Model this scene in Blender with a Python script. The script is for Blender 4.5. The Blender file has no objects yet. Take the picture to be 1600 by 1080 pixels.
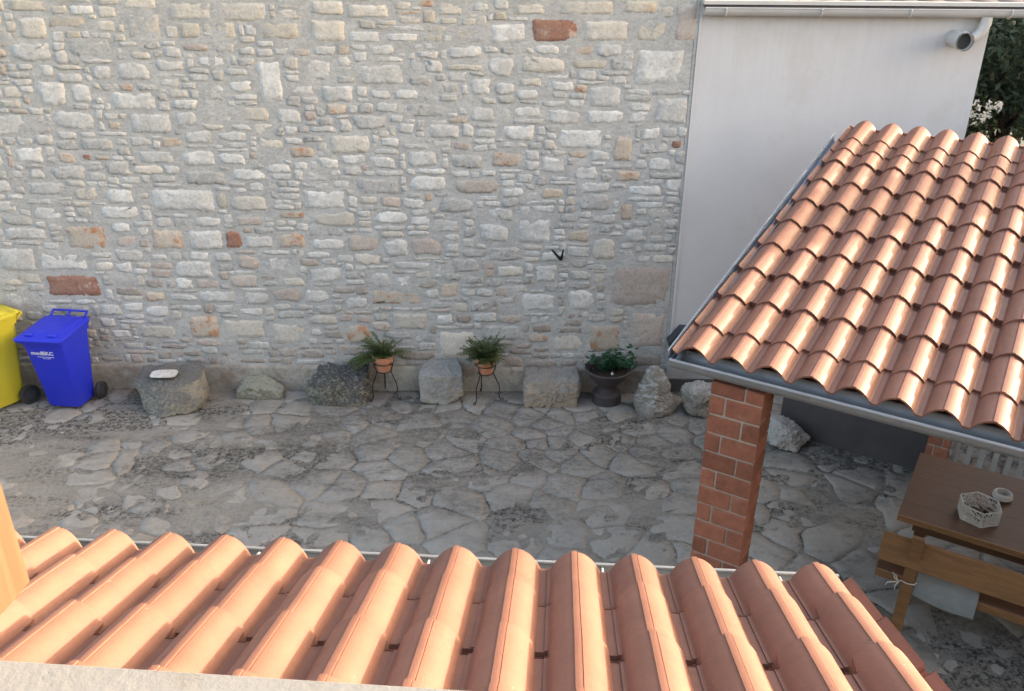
import bpy, math, random
import numpy as np
from mathutils import Vector, Matrix, noise
R=math.radians
random.seed(7)
scene=bpy.context.scene
COL=scene.collection

# ------------------------------------------------------------------ camera
CAM_H=4.9; F_PX=1350.0; PITCH=R(25.5); ROLL=R(.47)
cd=bpy.data.cameras.new('camera'); cam=bpy.data.objects.new('camera',cd); COL.objects.link(cam)
cd.sensor_width=36; cd.lens=36*F_PX/1600; cd.clip_start=.02; cd.clip_end=500
fw=Vector((0,math.cos(PITCH),-math.sin(PITCH))); rt=Vector((1,0,0)); up=rt.cross(fw)
rt2=rt*math.cos(ROLL)+up*math.sin(ROLL); up2=up*math.cos(ROLL)-rt*math.sin(ROLL)
cam.matrix_world=Matrix(((rt2.x,up2.x,-fw.x,0),(rt2.y,up2.y,-fw.y,0),(rt2.z,up2.z,-fw.z,CAM_H),(0,0,0,1)))
scene.camera=cam

# ------------------------------------------------------------------ light
SUN_AZ=R(80); SUN_EL=R(16)      # azimuth from +Y towards +X
world=bpy.data.worlds.new('World'); scene.world=world; world.use_nodes=True
wn=world.node_tree; bg=wn.nodes['Background']
sky=wn.nodes.new('ShaderNodeTexSky'); sky.sky_type='NISHITA'; sky.sun_disc=False
sky.sun_elevation=SUN_EL; sky.sun_rotation=SUN_AZ; sky.air_density=.8; sky.dust_density=4.5; sky.ozone_density=.2
tint=wn.nodes.new('ShaderNodeMix'); tint.data_type='RGBA'; tint.blend_type='MULTIPLY'; tint.inputs[0].default_value=1; tint.inputs[7].default_value=(1.07,1.0,.91,1)   # daylight white balance
wn.links.new(sky.outputs[0],tint.inputs[6]); wn.links.new(tint.outputs[2],bg.inputs[0]); bg.inputs[1].default_value=.15
sd=bpy.data.lights.new('sun','SUN'); sd.energy=2.0; sd.angle=R(.5); sd.color=(1,.90,.76)
sun=bpy.data.objects.new('sun',sd); COL.objects.link(sun)
sdir=Vector((math.cos(SUN_EL)*math.sin(SUN_AZ),math.cos(SUN_EL)*math.cos(SUN_AZ),math.sin(SUN_EL)))
sun.rotation_euler=sdir.to_track_quat('Z','Y').to_euler(); sun.location=(20,4,12)
vs=scene.view_settings; vs.view_transform='Standard'; vs.look='None'; vs.gamma=1; vs.exposure=2.65; vs.use_curve_mapping=False
scene.cycles.max_bounces=8; scene.cycles.diffuse_bounces=5

# ------------------------------------------------------------------ materials
def new_mat(name):
    m=bpy.data.materials.new(name); m.use_nodes=True; nt=m.node_tree
    return m,nt,nt.nodes['Principled BSDF']
def nd(nt,t,**k):
    n=nt.nodes.new(t)
    for a,b in k.items(): setattr(n,a,b)
    return n
def mix(nt,fac,a,b,mode='MIX'):
    n=nd(nt,'ShaderNodeMix',data_type='RGBA',blend_type=mode)
    for s,v in ((0,fac),(6,a),(7,b)):
        if isinstance(v,(int,float)): n.inputs[s].default_value=v
        elif isinstance(v,(tuple,list)): n.inputs[s].default_value=(*v[:3],1)
        else: nt.links.new(v,n.inputs[s])
    return n.outputs[2]
def ramp(nt,src,lo,hi,a=0.,b=1.):
    n=nd(nt,'ShaderNodeMapRange'); nt.links.new(src,n.inputs[0])
    for i,v in enumerate((lo,hi,a,b)): n.inputs[i+1].default_value=v
    return n.outputs[0]
def coords(nt,scale=(1,1,1),rot=(0,0,0),rnd=0,local=False):
    if local: src=nd(nt,'ShaderNodeTexCoord').outputs['Object']
    else: src=nd(nt,'ShaderNodeNewGeometry').outputs['Position']
    if rnd:
        oi=nd(nt,'ShaderNodeObjectInfo'); vm=nd(nt,'ShaderNodeVectorMath',operation='SCALE')
        cb=nd(nt,'ShaderNodeCombineXYZ'); 
        for i in range(3): nt.links.new(oi.outputs['Random'],cb.inputs[i])
        nt.links.new(cb.outputs[0],vm.inputs[0]); vm.inputs[3].default_value=rnd
        ad=nd(nt,'ShaderNodeVectorMath',operation='ADD'); nt.links.new(src,ad.inputs[0]); nt.links.new(vm.outputs[0],ad.inputs[1]); src=ad.outputs[0]
    mp=nd(nt,'ShaderNodeMapping'); nt.links.new(src,mp.inputs[0]); mp.inputs['Scale'].default_value=scale; mp.inputs['Rotation'].default_value=rot
    return mp.outputs[0]
def noi(nt,co,scale,detail=4,rough=.6,dist=0):
    n=nd(nt,'ShaderNodeTexNoise'); nt.links.new(co,n.inputs['Vector']); n.inputs['Scale'].default_value=scale
    n.inputs['Detail'].default_value=detail; n.inputs['Roughness'].default_value=rough; n.inputs['Distortion'].default_value=dist
    return n.outputs[0]
def bump(nt,bs,h,strength,dist):
    b=nd(nt,'ShaderNodeBump'); nt.links.new(h,b.inputs['Height']); b.inputs['Strength'].default_value=strength; b.inputs['Distance'].default_value=dist
    nt.links.new(b.outputs[0],bs.inputs['Normal'])
def hsv_rnd(nt,col,dv=.15,dh=.0):
    oi=nd(nt,'ShaderNodeObjectInfo'); h=nd(nt,'ShaderNodeHueSaturation'); nt.links.new(col,h.inputs['Color'])
    v=ramp(nt,oi.outputs['Random'],0,1,1-dv,1+dv); nt.links.new(v,h.inputs['Value'])
    if dh: nt.links.new(ramp(nt,oi.outputs['Random'],0,1,.5-dh,.5+dh),h.inputs['Hue'])
    return h.outputs[0]
def stain(nt,col,amt=.8):
    g=nd(nt,'ShaderNodeNewGeometry'); sx=nd(nt,'ShaderNodeSeparateXYZ'); nt.links.new(g.outputs['Position'],sx.inputs[0])
    band=nd(nt,'ShaderNodeMath',operation='MULTIPLY'); nt.links.new(ramp(nt,sx.outputs[1],7.0,7.7),band.inputs[0]); nt.links.new(ramp(nt,sx.outputs[1],8.75,8.35),band.inputs[1])
    b2=nd(nt,'ShaderNodeMath',operation='MULTIPLY'); nt.links.new(band.outputs[0],b2.inputs[0]); nt.links.new(ramp(nt,sx.outputs[0],-4.0,-2.0),b2.inputs[1])
    cs=coords(nt,(.6,1.6,1),(0,0,R(-28))); add=nd(nt,'ShaderNodeMath',operation='MULTIPLY_ADD'); nt.links.new(b2.outputs[0],add.inputs[0]); add.inputs[1].default_value=.16; nt.links.new(noi(nt,cs,1.3,5,.65,.5),add.inputs[2])
    zone=ramp(nt,add.outputs[0],.50,.66)
    sp=nd(nt,'ShaderNodeMath',operation='MULTIPLY'); nt.links.new(zone,sp.inputs[0]); nt.links.new(ramp(nt,noi(nt,coords(nt,(.8,1.2,1)),15,11,.86,.5),.44,.60,.15,amt),sp.inputs[1])
    col=mix(nt,sp.outputs[0],col,(.075,.073,.068))
    wb_=nd(nt,'ShaderNodeMath',operation='MULTIPLY'); nt.links.new(ramp(nt,sx.outputs[1],8.35,8.95,.15,1),wb_.inputs[0]); nt.links.new(ramp(nt,noi(nt,coords(nt,(1,1.5,1)),2.6,8,.7),.44,.6,.1,.75),wb_.inputs[1])
    return mix(nt,wb_.outputs[0],col,(.20,.155,.12))
def rocky(name,c1,c2,c3=None,patch=(.55,.62),pscale=5,dark=(.12,.11,.10),pit=.62,bscale=30,bstr=.6,bdist=.012,dv=.12,lichen=None,stretch=(1,1,1),smear=None):
    """weathered limestone / mortar: two tones, optional third tone in patches, dark pits"""
    m,nt,bs=new_mat(name); co=coords(nt,rnd=7,scale=stretch)
    n1=noi(nt,co,5,8,.75); col=mix(nt,ramp(nt,n1,.40,.60),c1,c2)
    nf=noi(nt,co,24,10,.82,.3); col=mix(nt,ramp(nt,nf,.36,.52,.62,0),col,tuple(x*.55 for x in c1))
    nl=noi(nt,co,40,8,.8,.2); col=mix(nt,ramp(nt,nl,.54,.64,0,.45),col,tuple(min(1,x*1.35) for x in c2))
    if c3: col=mix(nt,ramp(nt,noi(nt,co,pscale,8,.72),*patch),col,c3)
    if lichen: col=mix(nt,ramp(nt,noi(nt,co,lichen[1],10,.78,.3),lichen[2],lichen[2]+.08,0,lichen[3]),col,lichen[0])
    pn=noi(nt,co,55,5,.7,.5); col=mix(nt,ramp(nt,pn,pit,pit+.06,0,.75),col,dark)
    col=hsv_rnd(nt,col,dv)
    if smear:
        cw=coords(nt,smear[4]); sn=mix(nt,.45,noi(nt,cw,smear[1],6,.7,.4),noi(nt,cw,smear[1]*4.5,8,.8,.3)); sc=mix(nt,ramp(nt,noi(nt,cw,9,9,.8),.38,.6),tuple(x*.86 for x in smear[0]),smear[0])
        sc=mix(nt,ramp(nt,nf,.36,.50,.4,0),sc,tuple(x*.6 for x in smear[0])); col=mix(nt,ramp(nt,sn,smear[2]-.03,smear[2]+.07,0,smear[3]),col,sc)
    if name.startswith('paving'): col=stain(nt,col)
    nt.links.new(col,bs.inputs['Base Color']); bs.inputs['Roughness'].default_value=.92; bs.inputs['Specular IOR Level'].default_value=.2
    hh=mix(nt,.4,mix(nt,.35,noi(nt,co,bscale,10,.85),nf),noi(nt,co,bscale*.3,6,.7)); hh=mix(nt,ramp(nt,pn,pit,pit+.06,0,.8),hh,(0,0,0))
    bump(nt,bs,hh,1.0,bdist*2.2); return m
M={}
MORT=(.49,.475,.44)
SM=(MORT,2.8,.55,.8,(1,1,1.8))
LIM=dict(bstr=.9,bdist=.02,smear=SM)
M['white']=rocky('limestone_white',(.69,.665,.615),(.57,.55,.505),(.76,.735,.68),(.5,.66),6,pit=.64,**LIM)
M['cream']=rocky('limestone_cream',(.66,.605,.51),(.58,.53,.45),(.71,.67,.59),(.5,.66),5,pit=.68,bstr=.9,bdist=.02,smear=(MORT,2.6,.56,.9,(1,1,1.7)))
M['tan']=rocky('limestone_ochre',(.56,.50,.40),(.58,.54,.46),(.51,.42,.31),(.52,.62),5,pit=.66,bstr=.9,bdist=.02,smear=(MORT,2.6,.55,.9,(1,1,1.7)))
M['pink']=rocky('limestone_pink',(.56,.47,.40),(.49,.42,.36),(.60,.53,.46),(.5,.66),5,pit=.64,**LIM)
M['grey']=rocky('limestone_grey',(.53,.51,.47),(.60,.58,.53),(.45,.435,.40),(.52,.62),7,pit=.60,**LIM)
M['brownish']=rocky('limestone_brownish',(.43,.37,.315),(.48,.43,.375),(.38,.305,.245),(.52,.62),7,pit=.62,**LIM)
M['rust']=rocky('stone_rust_patch',(.60,.51,.41),(.55,.47,.38),(.50,.25,.13),(.52,.60),6,pit=.66,bstr=.9,bdist=.02,smear=(MORT,2.6,.57,.85,(1,1,1.7)))
M['red']=rocky('brick_red_stone',(.33,.17,.12),(.38,.22,.16),(.52,.42,.34),(.56,.62),6,pit=.66,bstr=.9,bdist=.02,smear=(MORT,2.6,.60,.85,(1,1,1.7)))
M['mortar']=rocky('wall_mortar',(.45,.435,.405),(.54,.525,.485),(.40,.387,.36),(.55,.66),2.2,pit=.64,bscale=45,bstr=.8,bdist=.014,dv=0,stretch=(1,1,1.6))
GS=((.345,.325,.285),1.5,.478,.95,(1,1,1))
M['paving']=rocky('paving_limestone',(.305,.288,.258),(.35,.331,.298),(.265,.25,.226),(.5,.65),3,pit=.64,bscale=26,bstr=.7,bdist=.007,dv=.13,
   lichen=((.06,.058,.054),9,.56,.8),smear=GS)
M['paving_warm']=rocky('paving_limestone_warm',(.325,.293,.248),(.295,.272,.24),(.345,.305,.245),(.5,.65),3,pit=.66,bscale=26,bstr=.7,bdist=.007,dv=.10,
   lichen=((.06,.058,.054),9,.58,.7),smear=GS)
def joint_cement():
    m,nt,bs=new_mat('paving_cement'); co=coords(nt)
    n1=noi(nt,co,1.6,9,.72); col=mix(nt,ramp(nt,n1,.38,.62),(.37,.345,.30),(.30,.28,.245))
    col=mix(nt,ramp(nt,noi(nt,co,6,8,.75),.5,.62,0,.5),col,(.36,.325,.265))
    nf=noi(nt,co,26,10,.82,.3); col=mix(nt,ramp(nt,nf,.36,.54,.65,0),col,(.17,.16,.145))
    cs=coords(nt,(.55,1.7,1),(0,0,R(-25)))
    col=stain(nt,col,.85)
    st=nd(nt,'ShaderNodeMath',operation='MULTIPLY'); nt.links.new(ramp(nt,noi(nt,cs,.9,6,.7,.6),.44,.56),st.inputs[0]); nt.links.new(ramp(nt,noi(nt,co,20,10,.85,.3),.47,.55,0,.9),st.inputs[1])
    col=mix(nt,st.outputs[0],col,(.035,.035,.033))
    nt.links.new(col,bs.inputs['Base Color']); bs.inputs['Roughness'].default_value=.93; bs.inputs['Specular IOR Level'].default_value=.2
    bump(nt,bs,nf,1.0,.03); return m
M['cement']=joint_cement()
def boulder_mat(name,top,side,lich,thr=.55,lscale=6):
    m,nt,bs=new_mat(name); co=coords(nt)
    g=nd(nt,'ShaderNodeNewGeometry'); sx=nd(nt,'ShaderNodeSeparateXYZ'); nt.links.new(g.outputs['Normal'],sx.inputs[0])
    # lichen grows on the faces that look up
    col=mix(nt,ramp(nt,noi(nt,co,7,7,.7),.38,.62),side,tuple(x*.72 for x in side))
    ad=nd(nt,'ShaderNodeMath',operation='ADD'); nt.links.new(ramp(nt,sx.outputs[2],-.2,.8,0,.35),ad.inputs[0]); nt.links.new(noi(nt,co,lscale,9,.75),ad.inputs[1])
    col=mix(nt,ramp(nt,ad.outputs[0],thr,thr+.14,0,.92),col,top)
    col=mix(nt,ramp(nt,noi(nt,co,30,10,.88,.6),.53,.57,0,.9),col,lich)
    col=mix(nt,ramp(nt,noi(nt,co,60,5,.7),.62,.68,0,.8),col,(.03,.03,.028))
    nt.links.new(col,bs.inputs['Base Color']); bs.inputs['Roughness'].default_value=.95; bs.inputs['Specular IOR Level'].default_value=.15
    bump(nt,bs,mix(nt,.5,noi(nt,co,34,10,.8),noi(nt,co,9,6,.6)),.9,.03); return m
def plain(name,col,rough=.5,metal=0,var=.08,nscale=8,bstr=0,bscale=80,spec=.5,rnd=0,dirt=None):
    m,nt,bs=new_mat(name); co=coords(nt,rnd=5 if rnd else 0)
    c=mix(nt,ramp(nt,noi(nt,co,nscale,5,.65),.3,.7),tuple(x*(1-var) for x in col),tuple(min(1,x*(1+var)) for x in col))
    if dirt: c=mix(nt,ramp(nt,noi(nt,co,dirt[1],9,.75),dirt[2],dirt[2]+.12,0,dirt[3]),c,dirt[0])
    if rnd: c=hsv_rnd(nt,c,rnd)
    nt.links.new(c,bs.inputs['Base Color']); bs.inputs['Metallic'].default_value=metal; bs.inputs['Specular IOR Level'].default_value=spec
    nt.links.new(ramp(nt,noi(nt,co,nscale*3,4,.6),.3,.7,max(.05,rough-.07),min(1,rough+.07)),bs.inputs['Roughness'])
    if bstr: bump(nt,bs,noi(nt,co,bscale,6,.65),bstr,.004)
    return m
M['tile']=plain('terracotta',(.205,.093,.060),.54,0,.10,5,.35,140,.34,rnd=.10,dirt=((.145,.072,.048),14,.57,.55))
M['zinc']=plain('zinc',(.25,.262,.265),.42,.25,.12,6,.05,60,dirt=((.26,.26,.25),5,.55,.5))
M['zinc_blue']=plain('zinc_flashing',(.24,.29,.36),.45,.5,.1,6,.05,60)
M['brick']=plain('pillar_brick',(.27,.108,.066),.85,0,.20,16,.6,70,.15,rnd=.24,dirt=((.37,.215,.15),9,.56,.5))
M['brick_joint']=plain('pillar_joint',(.36,.32,.255),.95,0,.15,30,.6,90,.1)
M['render']=plain('white_render',(.56,.54,.525),.9,0,.05,1.2,.25,160,.15,dirt=((.47,.44,.40),1.2,.54,.45))
M['gutter_white']=plain('gutter_white',(.50,.485,.46),.35,0,.05,5,0,1,.5,dirt=((.40,.38,.34),4,.58,.5))
M['dark_plinth']=plain('dark_render',(.075,.07,.07),.9,0,.14,3,.5,60,.15,dirt=((.11,.10,.095),6,.6,.5))
M['grey_plinth']=plain('grey_plinth',(.12,.112,.104),.9,0,.2,5,.5,60,.15,dirt=((.18,.165,.145),6,.54,.6))
M['plinth']=rocky('cement_plinth',(.36,.33,.28),(.29,.268,.23),(.42,.385,.315),(.5,.65),3,pit=.68,bscale=20,bstr=.5,bdist=.012,dv=0,lichen=((.20,.145,.105),2.4,.52,.6))
M['blue']=plain('blue_plastic',(.016,.028,.50),.42,0,.06,3,.05,200,.45,dirt=((.05,.06,.42),5,.62,.4))
M['yellow']=plain('yellow_plastic',(.50,.43,.03),.42,0,.06,3,.05,200,.45,dirt=((.45,.40,.07),5,.6,.4))
M['rubber']=plain('rubber',(.022,.024,.024),.75)
M['print']=plain('white_print',(.62,.63,.70),.6,0,.03)
M['pot']=plain('flowerpot_clay',(.50,.225,.13),.8,0,.12,10,.3,90,.2,dirt=((.55,.38,.28),9,.6,.4))
M['iron']=plain('black_iron',(.025,.024,.026),.55,.3)
M['soil']=plain('soil',(.04,.03,.022),1,0,.3,40,.8,60,.1)
M['urn']=plain('urn_dark',(.060,.050,.050),.6,0,.18,6,.2,60,.3)
M['darkbox']=plain('dark_metal_box',(.045,.048,.058),.45,.2)
M['parapet']=plain('parapet_stone',(.19,.188,.178),.8,0,.05,12,.3,90,.2,dirt=((.165,.15,.125),18,.55,.5))
M['house']=plain('house_render',(.34,.31,.26),.9,0,.04,2,.2,90,.2)
M['flower']=plain('white_petals',(.80,.78,.72),.6,0,.05)
M['white_ceramic']=plain('white_ceramic',(.40,.385,.345),.45,0,.06)
M['wicker']=plain('white_lattice',(.46,.44,.40),.6,0,.06)
M['cloth']=plain('grey_cushion',(.22,.235,.23),.95,0,.10,14,.5,40,.1)
M['cord']=plain('pale_cord',(.55,.52,.46),.9)
M['darkroof']=plain('dark_roof_tile',(.10,.085,.085),.75,0,.15,4,.3,40,.3)
M['bark']=plain('bark',(.085,.06,.045),.95,0,.3,12,.9,30,.1)
M['dry']=plain('dried_pods',(.10,.075,.055),.9,0,.3,30)
def add_layer(m,build):
    nt=m.node_tree; bs=nt.nodes['Principled BSDF']; src=bs.inputs['Base Color'].links[0].from_socket
    nt.links.new(build(nt,src),bs.inputs['Base Color'])
def streaks(nt,col):
    sx=nd(nt,'ShaderNodeSeparateXYZ'); nt.links.new(nd(nt,'ShaderNodeNewGeometry').outputs['Position'],sx.inputs[0])
    a=nd(nt,'ShaderNodeMath',operation='MULTIPLY'); nt.links.new(ramp(nt,sx.outputs[2],2.9,4.25,0,1),a.inputs[0]); nt.links.new(ramp(nt,noi(nt,coords(nt,(9,1,.35)),1.5,7,.7),.44,.66,0,.17),a.inputs[1])
    col=mix(nt,a.outputs[0],col,(.36,.31,.255))
    b=nd(nt,'ShaderNodeMath',operation='MULTIPLY'); nt.links.new(ramp(nt,sx.outputs[2],1.0,.17,0,1),b.inputs[0]); nt.links.new(ramp(nt,noi(nt,coords(nt),3,8,.75),.4,.6,.1,.6),b.inputs[1])
    return mix(nt,b.outputs[0],col,(.36,.33,.29))
add_layer(M['render'],streaks)
def specks(nt,col):
    co=coords(nt); col=mix(nt,ramp(nt,noi(nt,co,34,3,.6),.73,.76,0,.6),col,(.42,.37,.31))
    col=mix(nt,ramp(nt,noi(nt,co,3.2,9,.78,.4),.55,.68,0,.35),col,(.13,.07,.048))
    return mix(nt,ramp(nt,noi(nt,co,90,6,.8),.30,.44,.30,0),col,(.11,.05,.032))
add_layer(M['tile'],specks)
def wood(name,c1,c2,rough=.55,gs=(2,26,26),axis_rot=0):
    m,nt,bs=new_mat(name); co=coords(nt,gs,(0,0,0),rnd=4,local=True)
    w=noi(nt,co,1.6,8,.65,1.2); col=mix(nt,ramp(nt,w,.36,.66),c1,c2)
    kn=noi(nt,coords(nt,(3,7,7),rnd=3,local=True),1.5,2,.5); col=mix(nt,ramp(nt,kn,.70,.78,0,.7),col,tuple(x*.4 for x in c2))
    col=hsv_rnd(nt,col,.06)
    nt.links.new(col,bs.inputs['Base Color']); bs.inputs['Roughness'].default_value=rough
    bump(nt,bs,w,.25,.003); return m
M['wood']=wood('bench_wood',(.25,.13,.052),(.16,.078,.03))
M['wood_dark']=wood('table_wood',(.105,.048,.022),(.07,.032,.016),.5)
M['beam']=wood('beam_wood',(.34,.18,.08),(.24,.12,.05),.7)
M['post']=wood('post_wood',(.105,.058,.027),(.075,.039,.017),.55,gs=(26,26,2))
def leafy(name,c1,c2,rough=.5):
    m,nt,bs=new_mat(name); co=coords(nt)
    col=mix(nt,ramp(nt,noi(nt,co,5,4,.6),.35,.65),c1,c2); col=mix(nt,ramp(nt,noi(nt,co,60,2,.5),.3,.7,.4,0),col,tuple(x*.6 for x in c1))
    nt.links.new(col,bs.inputs['Base Color']); bs.inputs['Roughness'].default_value=rough
    tr=nd(nt,'ShaderNodeBsdfTranslucent'); nt.links.new(col,tr.inputs[0]); ms=nd(nt,'ShaderNodeMixShader'); ms.inputs[0].default_value=.25
    nt.links.new(bs.outputs[0],ms.inputs[1]); nt.links.new(tr.outputs[0],ms.inputs[2]); nt.links.new(ms.outputs[0],nt.nodes['Material Output'].inputs[0]); return m
M['fern']=leafy('fern_leaf',(.075,.115,.035),(.13,.165,.06))
M['urnleaf']=leafy('glossy_leaf',(.018,.075,.035),(.03,.11,.05),.35)
M['tree']=leafy('tree_leaf',(.065,.105,.06),(.10,.14,.09))
M['grass']=leafy('ground_green',(.05,.06,.025),(.10,.09,.05))

# ------------------------------------------------------------------ mesh helpers
class MB:
    def __init__(s): s.v=[]; s.f=[]
    def box(s,a,b,mat=None):
        n=len(s.v); xs=(a[0],b[0]); ys=(a[1],b[1]); zs=(a[2],b[2])
        p=[Vector((x,y,z)) for x in xs for y in ys for z in zs]
        if mat: p=[mat@q for q in p]
        s.v+=[tuple(q) for q in p]
        s.f+=[tuple(n+i for i in q) for q in ((0,1,3,2),(4,6,7,5),(0,4,5,1),(2,3,7,6),(0,2,6,4),(1,5,7,3))]; return s
    def bevbox(s,a,b,r,mat=None,jit=0,rng=random):
        """box with chamfered edges: 24 corners via three nested boxes hull"""
        import bmesh
        bm=bmesh.new(); vs=[bm.verts.new((x,y,z)) for x in (a[0],b[0]) for y in (a[1],b[1]) for z in (a[2],b[2])]
        for q in ((0,1,3,2),(4,6,7,5),(0,4,5,1),(2,3,7,6),(0,2,6,4),(1,5,7,3)): bm.faces.new([vs[i] for i in q])
        bmesh.ops.bevel(bm,geom=list(bm.edges),offset=r,segments=1,affect='EDGES',profile=.5)
        bm.verts.index_update(); n=len(s.v)
        for v in bm.verts:
            c=v.co+Vector([rng.uniform(-jit,jit) for _ in range(3)]); c=mat@c if mat else c; s.v.append(tuple(c))
        s.f+=[tuple(n+v.index for v in f.verts) for f in bm.faces]; bm.free(); return s
    def tube(s,pts,r,n=8,cap=True):
        pts=[Vector(p) for p in pts]; rs=r if isinstance(r,(list,tuple)) else [r]*len(pts); base=len(s.v)
        t0=(pts[1]-pts[0]).normalized(); a=t0.orthogonal().normalized()
        for i,p in enumerate(pts):
            t=(pts[min(i+1,len(pts)-1)]-pts[max(i-1,0)])
            t=t.normalized() if t.length>1e-9 else t0
            a=(a-t*a.dot(t)); a=a.normalized() if a.length>1e-6 else t.orthogonal().normalized(); b=t.cross(a)
            for k in range(n):
                w=2*math.pi*k/n; s.v.append(tuple(p+(a*math.cos(w)+b*math.sin(w))*rs[i]))
        for i in range(len(pts)-1):
            for k in range(n):
                k2=(k+1)%n; s.f.append((base+i*n+k,base+i*n+k2,base+(i+1)*n+k2,base+(i+1)*n+k))
        if cap: s.f.append(tuple(base+k for k in range(n))[::-1]); s.f.append(tuple(base+(len(pts)-1)*n+k for k in range(n)))
        return s
    def lathe(s,prof,n=32,c=(0,0,0),cap=False):
        base=len(s.v)
        for r,z in prof:
            for k in range(n):
                w=2*math.pi*k/n; s.v.append((c[0]+r*math.cos(w),c[1]+r*math.sin(w),c[2]+z))
        for i in range(len(prof)-1):
            for k in range(n):
                k2=(k+1)%n; s.f.append((base+i*n+k,base+i*n+k2,base+(i+1)*n+k2,base+(i+1)*n+k))
        if cap:
            s.f.append(tuple(base+k for k in range(n))[::-1]); s.f.append(tuple(base+(len(prof)-1)*n+k for k in range(n)))
        return s
    def grid(s,P):
        """P: rows x cols of points"""
        base=len(s.v); nr=len(P); nc=len(P[0])
        for row in P: s.v+=[tuple(q) for q in row]
        for i in range(nr-1):
            for j in range(nc-1): s.f.append((base+i*nc+j,base+i*nc+j+1,base+(i+1)*nc+j+1,base+(i+1)*nc+j))
        return s
    def poly_prism(s,poly,axf,d0,d1):
        """polygon (list of 2D) mapped by axf(x,y,d)"""
        base=len(s.v); n=len(poly)
        s.v+=[tuple(axf(x,y,d0)) for x,y in poly]+[tuple(axf(x,y,d1)) for x,y in poly]
        s.f.append(tuple(range(base,base+n))); s.f.append(tuple(range(base+2*n-1,base+n-1,-1)))
        for i in range(n): j=(i+1)%n; s.f.append((base+i,base+n+i,base+n+j,base+j))
        return s
    def mesh(s,name,mat,smooth=False):
        me=bpy.data.meshes.new(name); me.from_pydata(s.v,[],s.f); me.materials.append(mat)
        if smooth:
            me.shade_smooth()
            if smooth is not True: me.set_sharp_from_angle(angle=R(smooth))
        me.validate(); return me
    def build(s,name,mat,parent=None,smooth=False,loc=None,fix=True):
        me=s.mesh(name,mat,smooth)
        if fix:
            import bmesh
            bm=bmesh.new(); bm.from_mesh(me); bmesh.ops.recalc_face_normals(bm,faces=bm.faces); bm.to_mesh(me); bm.free()
        return link(name,me,parent,loc)
def link(name,me,parent=None,loc=None):
    o=bpy.data.objects.new(name,me); COL.objects.link(o)
    if loc is not None: o.location=loc
    if parent is not None: o.parent=parent
    return o
def tag(o,label=None,cat=None,group=None,kind=None):
    for k,v in (('label',label),('category',cat),('group',group),('kind',kind)):
        if v: o[k]=v
    return o
def empty(name,loc=(0,0,0),rz=0,label=None,cat=None,group=None):
    o=bpy.data.objects.new(name,None); COL.objects.link(o); o.location=loc; o.rotation_euler=(0,0,rz); o.empty_display_size=.1
    return tag(o,label,cat,group)
def part(name,mesh_or_mb,mat,parent,smooth=False,**k): return mesh_or_mb.build(name,mat,parent,smooth,**k)

def wall_pt(px,py,Y=9.05):
    """photo measurement -> metres on the upright plane at distance Y (x, z)"""
    d=rt2*(px-800)+up2*(540-py)+fw*F_PX; t=Y/d.y; return d.x*t,CAM_H+d.z*t

def slab(poly,h,axf,inset=.14,sink=.012,rng=random):
    """irregular stone: outline ring sunk in the mortar, shoulder ring, domed centre.  poly in local 2D about its centre"""
    b=MB(); n=len(poly)
    b.v+=[tuple(axf(x,y,-sink)) for x,y in poly]
    b.v+=[tuple(axf(x*(1-inset*.45),y*(1-inset*.45),h*(.62+rng.uniform(-.25,.2)))) for x,y in poly]
    b.v+=[tuple(axf(x*.55,y*.55,h*(1.+rng.uniform(-.22,.22)))) for x,y in poly]
    b.v.append(tuple(axf(0,0,h*rng.uniform(.9,1.15))))
    for i in range(n):
        j=(i+1)%n
        b.f+=[(i,j,n+j,n+i),(n+i,n+j,2*n+j,2*n+i),(2*n+i,2*n+j,3*n)]
    return b

# ================================================================== SETTING
WY=9.05
# far ground
g=MB(); g.grid([[(-80,-60,-.06),(90,-60,-.06)],[(-80,120,-.06),(90,120,-.06)]])
tag(g.build('ground',M['grass'],None),kind='structure')

# courtyard: cement bed with gentle relief
xs=np.arange(-8,7.01,.045); ys=np.arange(3.0,WY+.02,.045)
def hgt(x,y): return -.0005+.006*noise.noise((x*1.6,y*1.6,3.1))+.005*noise.noise((x*9,y*9,1.7))+.0012*min(0,x+1)*-.8
b=MB(); b.grid([[(x,y,hgt(x,y)) for x in xs] for y in ys])
court=tag(b.build('courtyard_paving',M['cement'],None,True),kind='structure')
b=MB(); b.box((-8,.45,-.08),(9,3.0,-.005)); b.box((7.01,3.0,-.08),(9,9.0,-.005)); b.box((-8,3.0,-.1),(7.0,WY,-.04))
tag(b.build('courtyard_concrete',M['cement'],None),kind='structure')

# crazy paving cells
def clip(poly,nx,ny,c):
    out=[]; n=len(poly)
    for i in range(n):
        p,q=poly[i],poly[(i+1)%n]; a=nx*p[0]+ny*p[1]-c; b_=nx*q[0]+ny*q[1]-c
        if a<=0: out.append(p)
        if (a<0<b_) or (b_<0<a): t=a/(a-b_); out.append((p[0]+(q[0]-p[0])*t,p[1]+(q[1]-p[1])*t))
    return out
def rough_outline(poly,step,amp,rng):
    out=[]
    n=len(poly)
    for i in range(n):
        p,q=poly[i],poly[(i+1)%n]; L=math.hypot(q[0]-p[0],q[1]-p[1]); k=max(1,int(L/step))
        for j in range(k):
            t=j/k; a=amp*(1 if j else .6)
            out.append((p[0]+(q[0]-p[0])*t+rng.uniform(-a,a),p[1]+(q[1]-p[1])*t+rng.uniform(-a,a)))
    return out
rng=random.Random(11)
pts=[]
for _ in range(9000):
    x=rng.uniform(-7,5.6); y=rng.uniform(5.2,8.98)
    dmin=.17+.24*max(0,.5+noise.noise((x*1.3,y*1.5,5)))+.07*(y<7.4 and x>-1.5)
    if all((x-a)**2+((y-b2)*1.15)**2>dmin*dmin for a,b2 in pts): pts.append((x,y))
cells=[]
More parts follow.
